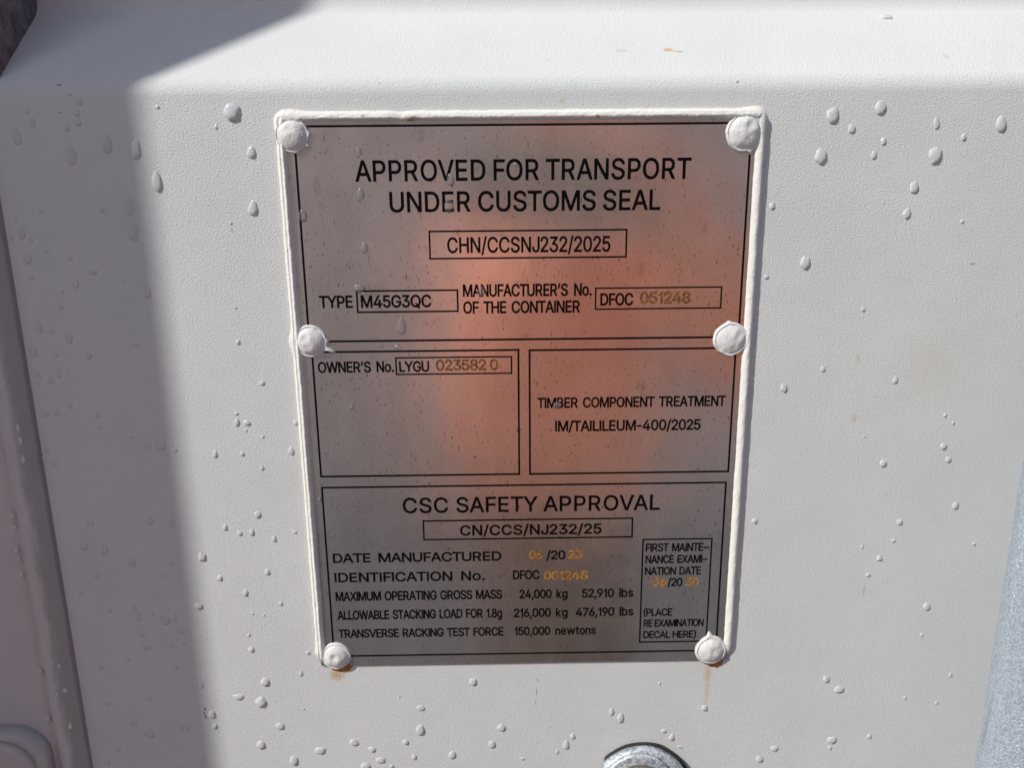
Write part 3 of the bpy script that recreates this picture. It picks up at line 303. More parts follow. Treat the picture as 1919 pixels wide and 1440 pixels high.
def door_y(z):
    for (y0, z0), (y1, z1) in zip(PROF, PROF[1:]):
        if z0 <= z <= z1 and z1 > z0: return y0+(y1-y0)*(z-z0)/(z1-z0)
    return 0.0
door = empty('container_door', (0, 0, Z_G+0.15))
tag(door, 'white painted steel container door with a pressed slope along its top', 'door')
xs = [XE+0.0019+i*(0.95-XE)/24 for i in range(25)]
vs = [(x, y, z) for x in xs for (y, z) in PROF]
mesh('door_panel', vs, grid_faces(len(xs), len(PROF)), M['door'], door)
bm = bmesh.new(); box_bm(bm, XE+0.0030, XE+0.0075, 0.0025, 0.0395, 0.1527, 0.30); bevel(bm, 0.0065, 6)
gk = from_bm('recess_end_strip', bm, M['recess_strip'], door, True)  # dark bevelled strip on the left end wall of the recess
# left vertical member: steep side wall, rolled bead and groove, extruded upwards with slight waviness
sec = [(0.0028, 0.085), (0.0026, 0.03), (0.0022, 0.0012), (0.0014, 0.0030), (0.0004, 0.0030), (-0.0008, 0.0008), (-0.0021, -0.0028), (-0.0034, -0.0056), (-0.0046, -0.0069), (-0.0062, -0.0077), (-0.0080, -0.0078),
       (-0.0096, -0.0071), (-0.0107, -0.0058), (-0.0116, -0.0047), (-0.0124, -0.0046), (-0.0134, -0.0053), (-0.0150, -0.0057), (-0.019, -0.0058), (-0.021, -0.0058), (-0.25, -0.0058), (-0.447, -0.0058), (-0.4495, -0.004), (-0.45, 0.085)]
zs = [-1.0+i*0.002 for i in range(1001)]
vs = []
for z in zs:
    for k, (u, y) in enumerate(sec):
        a = 0.0007 if 5 <= k <= 16 else 0.0
        nz = noise.noise(Vector((k*0.13, z*55, 1.7))); nz2 = noise.noise(Vector((k*0.3, z*160, 7.7)))
        vs.append((XE+u+a*0.6*noise.noise(Vector((4.1, z*45, 0))), y+a*(nz+0.5*nz2), z))
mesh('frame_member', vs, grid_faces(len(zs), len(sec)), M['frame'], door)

# ------------------------------------------------------------------ lettering
def glyph_polys(ch, n=5):
    out = []
    for sp in GLYPHS[ch]:
        pts = [sp[i:i+6] for i in range(0, len(sp), 6)]; poly = []
        for a, b in zip(pts, pts[1:]+pts[:1]):
            p0, p1, p2, p3 = Vector(a[2:4]), Vector(a[4:6]), Vector(b[0:2]), Vector(b[2:4])
            straight = abs((p1-p0).cross(p3-p0)) < 40 and abs((p2-p0).cross(p3-p0)) < 40
            for k in range(1 if straight else n):
                s = k/n; q = p0*(1-s)**3+p1*3*s*(1-s)**2+p2*3*s*s*(1-s)+p3*s**3
                if not poly or (q-poly[-1]).length > 0.5: poly.append(q)
        out.append(poly)
    return out
LSB = {'A': 10, 'V': 10, 'W': 10, 'Y': 10, 'T': 24, 'X': 14, '/': 8}
def lay(text, space, gap):
    """natural outlines of a line of capitals (cap height 509); returns polygons and width"""
    x = 0.0; out = []
    for ch in text:
        if ch == ' ': x += space; continue
        ps = glyph_polys(ch); mn = min(p.x for q in ps for p in q); mx = max(p.x for q in ps for p in q)
        sb = {'A': 4, 'V': 4, 'W': 6, 'Y': 4, 'T': 10, 'X': 8, '/': 10, 'J': 18, '1': 60, 'L': 40, 'F': 38, '.': 38, ',': 38}.get(ch, 30 if ch in 'OCGQSPDo0368925' else 40)
        sl = sb if ch not in 'LFPRBEDK' else 44
        sr = sb if ch not in 'LFT' else 12
        x += sl*gap
        out.append([[Vector((p.x-mn+x, p.y)) for p in q] for q in ps])
        x += (mx-mn)+sr*gap
    x0 = min(p.x for g_ in out for q in g_ for p in q); x1 = max(p.x for g_ in out for q in g_ for p in q)
    return [[[Vector((p.x-x0, p.y)) for p in q] for q in g_] for g_ in out], x1-x0
def sarea(q): return 0.5*sum(a.x*c.y-c.x*a.y for a, c in zip(q, q[1:]+q[:1]))
FSIGN = 1.0 if sarea(max(glyph_polys('O'), key=lambda q: abs(sarea(q)))) > 0 else -1.0
PLY = -0.0010                                      # face of the plate
def text_mesh(name, text, pl, pr, cap, mat, parent, bold=0.012, space=190, gap=1.0, y=PLY-0.00009, res=5, sheet=False):
    a, b = at(*pl, PLY), at(*pr, PLY); H = cap*0.5*(mpp(*pl, PLY)+mpp(*pr, PLY)); k = H*0.985/509
    polys, wd = lay(text, space, gap); sx = (b.x-a.x)/wd; z0 = (a.z+b.z)/2
    off = bold*H*1000; vs = []; fs = []
    for glyph in polys:
        loops = []
        for q in glyph:
            q = [Vector((p.x*sx*1000, p.y*k*1000)) for p in q]
            q = [p for i, p in enumerate(q) if (p-q[i-1]).length > 1e-3]
            q = [p for i, p in enumerate(q) if abs((p-q[i-1]).normalized().cross((q[(i+1) % len(q)]-p).normalized())) > 1e-3]
            n = len(q); r = []
            for i in range(n):
                d0 = (q[i]-q[i-1]).normalized(); d1 = (q[(i+1) % n]-q[i]).normalized()
                n0 = Vector((d0.y, -d0.x)); m = n0+Vector((d1.y, -d1.x))
                if m.length < 1e-3: m = n0
                m.normalize(); c_ = max(0.6, m.dot(n0)); r.append(q[i]+m*(off*FSIGN/c_))
            loops.append(r)
        pts = [p for q in loops for p in q]; ed = []; o_ = 0
        for q in loops:
            ed += [(o_+i, o_+(i+1) % len(q)) for i in range(len(q))]; o_ += len(q)
        V2, _, F2 = geometry.delaunay_2d_cdt(pts, ed, [], 0, 1e-6)[:3]
        def inside(x, y):
            wn_ = 0
            for q in loops:
                for a_, b_ in zip(q, q[1:]+q[:1]):
                    if a_.y <= y < b_.y or b_.y <= y < a_.y:
                        xx = a_.x+(y-a_.y)/(b_.y-a_.y)*(b_.x-a_.x)
                        if xx > x: wn_ += 1 if b_.y > a_.y else -1
            return wn_ != 0
        base = len(vs); vs += [(a.x+v.x/1000, y, z0+v.y/1000) for v in V2]
        for f in F2:
            cxx = sum(V2[i].x for i in f)/len(f); czz = sum(V2[i].y for i in f)/len(f)
            if inside(cxx, czz): fs.append(tuple(base+i for i in f))
    return mesh(name, vs, fs, mat, parent, False)
def frame_mesh(q, wpx, parent, name='printed_border', sides='tblr', y=PLY-0.00007):
    """printed box: outer pixel corners TL TR BR BL; butted strips"""
    P = [at(*c, PLY) for c in q]; x0, x1 = (P[0].x+P[3].x)/2, (P[1].x+P[2].x)/2; z1, z0 = (P[0].z+P[1].z)/2, (P[2].z+P[3].z)/2
    wv = wpx*mpp(960, q[0][1]); vs = []; fs = []
    def rect(a, b, c, d):
        n = len(vs); vs.extend([(a, y, c), (b, y, c), (b, y, d), (a, y, d)]); fs.append((n, n+1, n+2, n+3))
    if 't' in sides: rect(x0, x1, z1-wv, z1)
    if 'b' in sides: rect(x0, x1, z0, z0+wv)
    top = z1-wv if 't' in sides else z1; bot = z0+wv if 'b' in sides else z0
    if 'l' in sides: rect(x0, x0+wv, bot, top)
    if 'r' in sides: rect(x1-wv, x1, bot, top)
    return mesh(name, vs, fs, M['ink'], parent, False)

plate = empty('approval_plate', at(975, 735, 0))
tag(plate, 'stainless steel approval plate printed with black lettering, riveted to the white door', 'plate')
XL = (at(602, 1180).x+at(533, 400).x)/2; XR = (at(1365.5, 1180).x+at(1416, 400).x)/2
ZT = (at(600, 217).z+at(1400, 212).z)/2; ZB = (at(660, 1246.5, PLY).z+at(1310, 1239, PLY).z)/2
bm = bmesh.new(); box_bm(bm, XL, XR, PLY, 0.0003, ZB, ZT); bevel(bm, 0.0002, 2)
from_bm('steel_sheet', bm, M['plate'], plate)

frame_mesh([(551, 234), (1405, 228.5), (1391, 634), (575, 642)], 4.0, plate)
frame_mesh([(583, 658), (973, 655), (975, 889.5), (600, 896.5)], 3.6, plate)
frame_mesh([(990, 655), (1381, 650.5), (1366, 886.5), (992, 889.5)], 3.6, plate)
frame_mesh([(602, 912.5), (1363.5, 903.5), (1341.5, 1221.5), (624, 1232)], 3.4, plate)
frame_mesh([(802, 432.5), (1176, 428.5), (1174.5, 482.5), (805.5, 487)], 3.2, plate)
frame_mesh([(666, 543.5), (859, 543), (859.5, 585.5), (669.5, 586.5)], 3.2, plate)
frame_mesh([(1114.5, 539.5), (1354, 536), (1351.5, 578), (1115, 581.5)], 2.8, plate)
frame_mesh([(739.5, 669.5), (960, 667.5), (960, 701), (742.5, 703.5)], 2.8, plate)
frame_mesh([(791, 975.5), (1186.5, 970.5), (1186, 1007.5), (794, 1014)], 2.9, plate)
frame_mesh([(1203, 1010.2), (1336, 1009), (1324, 1203.8), (1198, 1205.2)], 2.8, plate)

TX = [('APPROVED FOR TRANSPORT', (667, 339.5), (1293.5, 334.5), 37.3, 150, 1.5), ('UNDER CUSTOMS SEAL', (731.5, 397.5), (1236.5, 392.5), 36.3, 150, 1.4),
      ('CHN/CCSNJ232/2025', (839, 474.3), (1143, 470.7), 28.3, 150, 1.25), ('TYPE', (599.5, 577.2), (660.7, 576.6), 22.3, 150, 1.0),
      ('M45G3QC', (677.5, 576.5), (808, 575.3), 22.5, 150, 1.0), ('MANUFACTURER’S No.', (868.4, 556.3), (1108, 553.3), 22.3, 330, 1.0),
      ('OF THE CONTAINER', (869, 587.3), (1086, 585.2), 21.8, 260, 1.0), ('DFOC', (1125.5, 572.4), (1185.7, 571.5), 22.0, 150, 1.0),
      ('OWNER’S No.', (597, 698.3), (738, 697.3), 20.0, 300, 1.0), ('LYGU', (749, 696.8), (804, 696.2), 19.5, 150, 0.9),
      ('TIMBER COMPONENT TREATMENT', (1007.7, 765), (1358.7, 760.4), 19.2, 280, 1.0), ('IM/TAILILEUM-400/2025', (1041, 808.8), (1312, 805), 19.8, 150, 1.1),
      ('CSC SAFETY APPROVAL', (756, 961), (1235.5, 956.6), 29.8, 190, 1.6), ('CN/CCS/NJ232/25', (863, 1003.3), (1126.5, 1000.8), 19.6, 150, 1.5),
      ('DATE MANUFACTURED', (625, 1056), (939, 1050), 18.0, 300, 1.0), ('IDENTIFICATION No.', (628, 1091.6), (908, 1087.7), 18.3, 320, 1.2),
      ('MAXIMUM OPERATING GROSS MASS', (630, 1127.3), (940.4, 1122), 17.9, 240, 0.9), ('ALLOWABLE STACKING LOAD FOR 1.8g', (633.5, 1162), (940.4, 1157.5), 17.8, 260, 0.9),
      ('TRANSVERSE RACKING TEST FORCE', (635.5, 1196.2), (943, 1191.3), 16.8, 240, 0.9), ('/20', (1024, 1048.8), (1059, 1048.4), 17.2, 150, 0.9),
      ('DFOC', (962, 1086.2), (1010, 1085.6), 17.7, 150, 1.0), ('24,000 kg', (974, 1121.8), (1063, 1121), 17.3, 300, 1.0), ('52,910 lbs', (1091, 1120), (1186, 1119.2), 17.0, 300, 1.0),
      ('216,000 kg', (963.5, 1157), (1063, 1156), 17.3, 300, 1.0), ('476,190 lbs', (1079.4, 1155.2), (1186, 1154.2), 17.0, 300, 1.0), ('150,000 newtons', (965, 1190.7), (1116, 1189.3), 16.6, 320, 1.0),
      ('FIRST MAINTE–', (1210.5, 1034.2), (1327.4, 1032.8), 15.8, 260, 0.9), ('NANCE EXAMI–', (1210, 1056), (1325, 1055), 15.6, 240, 0.9), ('NATION DATE', (1209, 1077.8), (1312.6, 1077), 15.4, 230, 0.9),
      ('/20', (1251, 1099), (1278, 1098.6), 15.8, 150, 0.9), ('(PLACE', (1206.3, 1154.8), (1259, 1154.2), 14.4, 150, 0.8), ('RE EXAMINATION', (1206.5, 1175.7), (1317.8, 1173.4), 14.4, 150, 0.7), ('DECAL HERE)', (1205.8, 1196.6), (1303.5, 1195.6), 14.2, 190, 0.8)]
for s, a, b, c, spc, gp in TX:
    text_mesh('printed_text', s, a, b, c, M['ink'], plate, 0.022 if c > 25 else 0.034, spc, gp)
for s, a, b, c in (('051248', (1200, 568.8), (1293, 568), 21.2), ('023582 0', (818, 694.2), (933, 693.4), 19.8), ('06', (992.5, 1048), (1015.5, 1047.6), 16.2), ('25', (1065, 1047.2), (1090.6, 1047), 16.2),
                   ('051248', (1019.5, 1086.4), (1100.8, 1085.8), 16.6), ('06', (1221.4, 1099), (1248.8, 1098.7), 16.4), ('30', (1284, 1098.6), (1308.7, 1098.3), 16.2)):
    text_mesh('stamped_number', s, a, b, c, M['stamp' if c > 18 else 'stamp_bright'], plate, 0.046, 150, 0.95)

for (qx, qy, qw, qh) in ((1009, 1041, 9, 10), (1006, 1058, 4, 12), (1058, 1096, 5, 12), (1060, 1079, 9, 8), (1200, 725, 8, 10)):
    c_ = at(qx, qy, PLY); kx = mpp(qx, qy); vs = [(c_.x, PLY-0.00013, c_.z)]
    for j in range(24):
        th = 2*math.pi*j/24; rr = 1+0.25*noise.noise(Vector((math.cos(th)*2, math.sin(th)*2, qx*0.37)))
        vs.append((c_.x+qw*kx*rr*math.cos(th), PLY-0.00013, c_.z+qh*kx*rr*math.sin(th)))
    mesh('rust_crumbs', vs, [(0, 1+j, 1+(j+1) % 24) for j in range(24)], M['crumb'], plate, False)

# ------------------------------------------------------------------ sealant bead round three sides
def bead():
    r = 0.0028; zb = at(0, 1236).z if False else ZB+0.002
    path = []
    def seg(p, q, st=0.0004):
        n = max(2, int((q-p).length/st))
        for i in range(n): path.append(p+(q-p)*(i/n))
    def arc(c, a0, a1):
        for i in range(10): a = a0+(a1-a0)*i/10; path.append(Vector((c[0]+r*math.cos(a), c[1]+r*math.sin(a))))
    seg(Vector((XL, ZB+0.0035)), Vector((XL, ZT-r))); arc((XL+r, ZT-r), math.pi, math.pi/2)
    seg(Vector((XL+r, ZT)), Vector((XR-r, ZT))); arc((XR-r, ZT-r), math.pi/2, 0)
    seg(Vector((XR, ZT-r)), Vector((XR, ZB+0.004))); path.append(Vector((XR, ZB+0.004)))
    N = len(path); K = 19; vs = []; acc = 0.0
    zml = at(581, 641).z; zbl = ZB+0.003
    for i, p in enumerate(path):
        d = (path[min(i+1, N-1)]-path[max(i-1, 0)]).normalized(); nrm = Vector((-d.y, d.x))   # outward (left of travel)
        if i: acc += (p-path[i-1]).length
        left, right = p.x < XL+0.001, p.x > XR-0.001
        hw = 0.00262 if left else (0.0026 if right else 0.00245)
        hh = 0.0018 if left else (0.0016 if right else 0.0019)
        wn_ = noise.noise(Vector((acc*60, 3.3, 0)))
        out_w = hw*(1+0.07*wn_+0.08*noise.noise(Vector((acc*260, 9.3, 0)))+0.06*noise.noise(Vector((acc*700, 4.3, 0)))); in_w = hw*(1+0.07*noise.noise(Vector((acc*70, 6.1, 2)))+0.07*noise.noise(Vector((acc*300, 2.2, 1))))
        for (c, rr, am, ai) in ((Vector((XL, zml)), 0.005, 0.65, 0.0), (Vector((XL, zbl)), 0.006, 0.75, 0.1), (Vector((XL+0.004, ZT)), 0.006, 0.5, 0.5), (Vector((XR-0.002, ZT)), 0.006, 0.35, 0.4)):
            e = math.exp(-((p-c).length/rr)**2); out_w *= 1+am*e; in_w *= 1+ai*e
        # a nick in the top bead
        nick = math.exp(-((p-Vector((at(750, 217).x, ZT))).length/0.0035)**2); hh *= 1-0.45*nick
        te = min(1.0, (N-1-i)/14.0, i/10.0); te = max(0.05, te)**0.5
        for k in range(K):
            u = -1+2*k/(K-1); wid = out_w if u > 0 else in_w
            up = -0.35 if not right else -0.05; q_ = (u-up)/(1-up) if u > up else (up-u)/(1+up)
            h = hh*te*max(0.0, 1-q_**1.7)**0.85
            if left: h *= 1-0.30*math.exp(-((u-0.05)/0.16)**2)+0.08*math.exp(-((u+0.45)/0.2)**2)
            elif not right: h *= 1-0.06*math.exp(-((u-0.2)/0.2)**2)
            h *= 1+0.12*noise.noise(Vector((p.x*220, p.y*220, u*1.5)))+0.08*noise.noise(Vector((p.x*900, p.y*900, u*3)))
            q = p+nrm*(u*wid*te**0.3)
            base = 0.0004 if u > 0.35 else (PLY+0.0002)
            vs.append((q.x, base-h, q.y))
    return mesh('sealant_bead', vs, grid_faces(N, K), M['bead'], plate)
bead()

# ------------------------------------------------------------------ rivets, painted over, with torn paint flaps
def rivet(px, py, rp, dome, fl, tabs=(), dimple=(0.0, 0.0, 0.25), seed=0):
    c = at(px, py, -0.0025); R = rp*mpp(px, py, -0.002); n = 96; rings = 40; vs = [(c.x, 0, c.z)]
    def hgt(rho, th, x, z):
        # flange rim then dome
        rd = 1.0-fl
        if rho < rd: h = 0.0009+dome*(1-(rho/rd)**2.3)**0.8
        else:
            e = (rho-rd)/fl; h = 0.0009*(1-max(0.0, e-0.35)/0.65)**0.5 if e < 1 else 0
            h += 0.00035*math.exp(-((e-0.45)/0.25)**2)
        dx, dz = x/R-dimple[0], z/R-dimple[1]
        h -= dome*dimple[2]*math.exp(-(dx*dx+dz*dz)/0.05)
        h += dome*0.06*math.exp(-((math.hypot(dx, dz)-0.34)/0.14)**2)*(0.6+0.4*math.cos(th-2.0))
        h += 0.00026*noise.noise(Vector((x*330, z*330, seed)))+0.00007*noise.noise(Vector((x*1300, z*1300, seed+3)))
        return h
    for i in range(1, rings+1):
        for j in range(n):
            th = 2*math.pi*j/n; rho = (i/rings)**0.85
            k = 1+0.05*noise.noise(Vector((math.cos(th)*1.3, math.sin(th)*1.3, seed*3.1)))+0.015*noise.noise(Vector((math.cos(th)*6, math.sin(th)*6, seed*1.1)))
            ext = 0.0
            for (ta, tw, tl) in tabs:
                d = (th-ta+math.pi) % (2*math.pi)-math.pi; ext = max(ext, tl*max(0, 1-abs(d)/tw))
            kk = k*(1+ext*max(0.0, (rho-0.8)/0.2))
            x, z = R*rho*kk*math.cos(th), R*rho*kk*math.sin(th)
            h = max(0.0, hgt(rho, th, x, z)) if rho < 0.999 else -0.0002
            if ext > 0 and rho > 0.85: h = h*(1-ext)+ext*0.0011*(1 if rho < 0.999 else 0.4)
            vs.append((c.x+x, PLY-h, c.z+z))
    vs[0] = (c.x, PLY-hgt(0, 0, 0, 0), c.z)
    fs = [(0, 1+(j+1) % n, 1+j) for j in range(n)]
    for i in range(rings-1):
        for j in range(n):
            a = 1+i*n+j; b = 1+i*n+(j+1) % n; fs.append((a, b, b+n, a+n))
    o = mesh('rivet', vs, fs, M['rivet'], plate)
    return o
rivet(546, 253, 32.7, 0.00238, 0.14, [(-0.6, 0.10, 0.35), (0.1, 0.25, 0.15)], (-0.05, 0.35, 0.12), 1)
rivet(1397, 247, 35.9, 0.00238, 0.16, [(-1.25, 0.16, 0.22)], (0.25, 0.30, 0.2), 2)
rivet(581, 641, 31.7, 0.00224, 0.17, [(-0.45, 0.16, 0.62), (0.05, 0.12, 0.15)], (-0.25, 0.15, 0.15), 3)
rivet(1371, 637, 32.7, 0.00172, 0.17, [(1.75, 0.3, 0.12), (-1.5, 0.1, 0.12)], (0.45, 0.3, 0.12), 4)
rivet(629, 1233, 28.0, 0.00238, 0.16, [], (-0.08, 0.05, 0.35), 5)
rivet(1333, 1222, 29.6, 0.00211, 0.20, [(1.7, 0.22, 0.30)], (0.2, -0.02, 0.16), 6)
def blob(name, px, py, rx, rz, h, mat, parent, seed, y0=0.0):
    c = at(px, py, y0); k = mpp(px, py); n = 40; R = 8; vs = [(c.x, y0-h, c.z)]
    for i in range(1, R+1):
        for j in range(n):
            th = 2*math.pi*j/n; rr = (i/R)*(1+0.2*noise.noise(Vector((math.cos(th)*2, math.sin(th)*2, seed))))
            vs.append((c.x+rx*k*rr*math.cos(th), y0-h*(1-(i/R)**2)+(0.0001 if i == R else 0), c.z+rz*k*rr*math.sin(th)))
    fs = [(0, 1+(j+1) % n, 1+j) for j in range(n)]
    for i in range(R-1):
        for j in range(n):
            a = 1+i*n+j; b = 1+i*n+(j+1) % n; fs.append((a, b, b+n, a+n))
    return mesh(name, vs, fs, mat, parent)
blob('rust_stain', 640, 1247, 23, 16, 0.0012, M['rust'], plate, 1.0)
blob('rust_stain', 654, 1246, 10, 5, 0.0014, M['rust'], plate, 4.0)
blob('rust_stain', 1341, 1239, 16, 15, 0.0010, M['rust'], plate, 2.0)

# ------------------------------------------------------------------ galvanised locking bar (right), fitting (bottom), bracket (bottom left)
cx_, cy_, rb = at(1878, 1168, -0.055).x+0.0193, -0.055, 0.017
n = 64; vs = []; zz = [-1.1+i*0.01 for i in range(221)]
for z in zz:
    for j in range(n):
        a = 2*math.pi*j/n; rr = rb*(1+0.006*noise.noise(Vector((math.cos(a)*2, math.sin(a)*2, z*30))))
        vs.append((cx_+rr*math.cos(a), cy_+rr*math.sin(a), z))
bar = mesh('locking_bar', vs, grid_faces(len(zz), n, 0, True), M['galv'])
tag(bar, 'vertical galvanised steel locking bar with blue grey spangle at the right edge', 'locking bar')

fit = empty('bar_fitting', at(1200, 1475, 0))
tag(fit, 'galvanised metal fitting with washer and bolt below the steel plate', 'fitting')
def prism(name, pts, y0, y1, mat, parent, bv=0.0008, seg=3):
    bm = bmesh.new(); f = [bm.verts.new((p[0], y0, p[1])) for p in pts]; b = [bm.verts.new((p[0], y1, p[1])) for p in pts]
    bm.faces.new(f); bm.faces.new(b[::-1]); k = len(pts)
    for i in range(k): bm.faces.new((f[i], b[i], b[(i+1) % k], f[(i+1) % k]))
    bmesh.ops.recalc_face_normals(bm, faces=bm.faces[:]); 
    if bv:
        es = [e for e in bm.edges if (e.verts[0] in f and e.verts[1] in f)]
        bmesh.ops.bevel(bm, geom=es, offset=bv, segments=seg, affect='EDGES', profile=0.5)
    o = from_bm(name, bm, mat, parent, True)
    return o
def circ(c, r, n=72, clip=None, wob=0.0, seed=0):
    out = []
    for i in range(n):
        a = 2*math.pi*i/n; rr = r*(1+wob*noise.noise(Vector((math.cos(a)*2.5, math.sin(a)*2.5, seed))))
        x, z = rr*math.cos(a), rr*math.sin(a)
        if clip is not None: x = max(x, clip)
        out.append((c.x+x, c.z+z))
    return out
k = mpp(1200, 1440)
prism('rubber_pad', circ(at(1201, 1472, 0), 93*k, 72, -70*k, 0.02, 3), -0.0028, 0.0002, M['rubber'], fit, 0.0006)
prism('clamp_plate', circ(at(1200, 1475, -0.0028), 88*k, 90, -70*k, 0.012, 5), -0.0078, -0.0028, M['galv2'], fit, 0.0022, 4)
prism('washer', circ(at(1195, 1465, -0.0078), 61*k, 72, None, 0.01, 8), -0.0104, -0.0078, M['galv2'], fit, 0.0008)
prism('bolt_head', circ(at(1199, 1470, -0.0104), 41*k, 60, None, 0.01, 9), -0.0150, -0.0104, M['bolt'], fit, 0.002, 5)

br = empty('lock_bracket', at(40, 1440, -0.0058))
tag(br, 'grey painted cast bracket with rounded corner at the bottom left edge', 'bracket')
def rrect(x0, x1, z0, z1, r, n=12):
    out = []
    for (cx, cz, a0) in ((x1-r, z1-r, 0), (x0+r, z1-r, 90), (x0+r, z0+r, 180), (x1-r, z0+r, 270)):
        for i in range(n+1):
            a = rad(a0+90*i/n); out.append((cx+r*math.cos(a), cz+r*math.sin(a)))
    return out
ztop, xr = at(30, 1358, -0.0058).z, at(104, 1440, -0.0058).x
prism('bracket_base', rrect(xr-0.085, xr, ztop-0.10, ztop, 0.017), -0.0150, -0.004, M['cast'], br, 0.0020, 4)
prism('bracket_face', rrect(xr-0.082, xr-0.0035, ztop-0.097, ztop-0.003, 0.015), -0.0195, -0.0150, M['cast'], br, 0.0014, 4)

# ------------------------------------------------------------------ water drops (centre x, y, width, height in photo pixels)
DROPS = """50,209,8,8 61,229,10,16 32,255,14,34 149,190,12,12 144,211,11,14 146,228,13,15 125,239,12,11 134,291,17,36 201,270,17,34 254,280,18,36 295,200,7,7 434,210,30,32
405,238,6,8 471,286,16,22 294,340,18,38 242,385,15,34 191,393,10,10 77,395,9,10 474,391,17,28 251,435,16,34 432,418,7,6 42,437,12,22 21,446,6,9 58,449,8,10 88,471,8,8 31,410,7,14
52,483,15,22 132,483,8,10 173,508,16,14 59,519,9,12 143,532,11,17 233,524,7,8 276,546,12,26 117,548,8,9 114,574,11,13 74,614,12,24 96,620,8,12 129,632,13,24 63,658,13,22 254,644,10,10
166,667,12,12 106,664,8,8 446,641,8,10 441,577,5,5 73,705,9,12 110,699,9,20 96,713,10,14 125,696,6,6 69,718,6,6 491,718,10,9 132,761,9,14 87,777,10,10 108,775,8,16 183,778,8,12
186,802,7,9 443,775,8,7 444,792,10,16 463,793,14,10 461,807,6,5 554,793,8,10 492,819,7,6 247,819,7,8 276,837,10,10 302,835,17,20 327,844,8,8 403,852,9,14 454,851,8,8 546,846,10,16
32,802,9,16 20,853,14,22 41,860,10,18 37,827,10,14 83,860,8,10 103,869,9,10 88,847,7,8 491,877,7,10 483,965,12,14 23,967,6,14 27,988,8,8 46,984,8,10 170,982,12,12 281,977,11,20
322,981,11,18 422,989,9,12 449,1000,9,9 472,998,9,14 552,998,10,6 514,1010,8,14 30,1032,10,14 3,1018,7,10 157,1024,13,18 197,1031,11,22 247,1053,14,20 321,1057,12,14 379,1044,15,18
501,1073,10,12 182,1080,12,12 303,1079,12,8 412,1084,9,12 460,1112,10,14 35,1050,7,9 41,1078,7,10 151,1113,9,10 526,1132,8,8 473,1151,5,5 494,1154,5,5 372,1137,16,13 252,1140,8,14
206,1145,8,10 285,1150,8,7 258,1157,10,18 311,1164,17,16 330,1159,6,20 339,1183,14,11 78,1182,8,12 266,1190,10,9 466,1191,7,7 471,1218,10,10 577,1224,8,8 274,1213,18,14 323,1213,8,9
345,1207,8,7 239,1236,8,8 189,1252,9,9 75,1260,8,14 110,1249,6,12 21,1258,6,14 330,1252,8,9 497,1279,16,16 447,1307,20,12 489,1317,20,22 121,1295,8,10 564,1263,7,12 280,1310,9,12
202,1319,10,8 377,1285,9,12 397,1340,14,16 88,1347,10,18 110,1336,10,12 131,1362,7,14 280,1377,18,18 252,1358,10,14 347,1365,16,14 402,1362,10,12 525,1362,16,14 489,1397,16,16
551,1427,16,20 600,1408,20,14 222,1406,8,12 201,1428,10,12 569,1330,4,5 887,1279,13,16 748,1307,4,6 788,1328,15,11 788,1369,16,22 663,1393,16,13 697,1406,13,11 760,1392,11,11
776,1420,9,12 714,1426,18,12 685,1437,18,14 848,1416,13,16 922,1396,13,16 940,1365,15,14 1029,1362,4,4 1044,1410,6,10 1061,1397,11,20 1073,1381,9,12 979,1423,10,6 1146,1335,9,16
1163,1347,12,20 1259,1383,9,15 1244,1371,10,8 1236,1282,5,8 1274,1401,10,6 734,1437,8,8 1661,31,22,14 1560,217,22,28 1650,202,19,24 1596,241,13,17 1755,230,11,22 1876,232,19,29
1806,257,10,14 1656,264,10,14 1538,293,21,26 1638,290,10,16 1753,291,23,29 1713,351,16,22 1700,400,13,18 1447,386,10,13 1803,415,7,8 1381,152,7,6 1433,308,6,12 1656,380,4,4
1509,492,18,24 1436,519,9,8 1617,580,8,8 1542,692,8,12 1469,727,12,17 1678,713,9,12 1771,779,7,7 1786,793,6,7 1768,837,12,13 1777,862,10,11 1655,869,13,14 1791,948,11,13
1801,832,3,3 1620,818,6,5 1414,977,10,10 1686,979,10,11 1674,1014,8,7 1648,1047,10,11 1616,1025,5,9 1825,1020,7,7 1627,1078,8,8 1737,1138,12,15 1727,1191,7,8 1548,1274,11,13
1781,1266,7,9 1572,1293,18,14 1696,1309,6,8 1755,1318,6,7 1320,1328,11,12 1559,1388,16,14 1555,1403,7,8 1451,1404,13,11 1423,1424,12,14 1629,1381,8,10 1894,1012,5,5"""
PDROPS = """672,285,12,20 675,365,14,24 844,336,14,22 841,386,16,24 567,404,16,24 683,465,13,20 701,461,6,5 674,541,20,17 752,612,16,32 745,650,12,10 659,763,8,14 1045,760,15,13 902,547,13,19 599,936,7,12 966,308,8,8 1237,1145,6,5"""
dl = [tuple(map(float, q.split(',')))+(0,) for q in DROPS.split()]+[tuple(map(float, q.split(',')))+(1,) for q in PDROPS.split()]
random.seed(11)
def surface_point(px, py, on_plate):
    if on_plate: return at(px, py, PLY), Vector((0, -1, 0))
    p = at(px, py, 0.0)
    if p.x < XE-0.006: 
        p = at(px, py, -0.0058); return p, Vector((0, -1, 0))
    if p.x < XE: return at(px, py, -0.0045), Vector((0.35, -1, 0)).normalized()
    for i in range(30): p = at(px, py, door_y(p.z))
    dz = 0.0008; s = (door_y(p.z+dz)-door_y(p.z-dz))/(2*dz)
    return p, Vector((0, -1, s)).normalized()
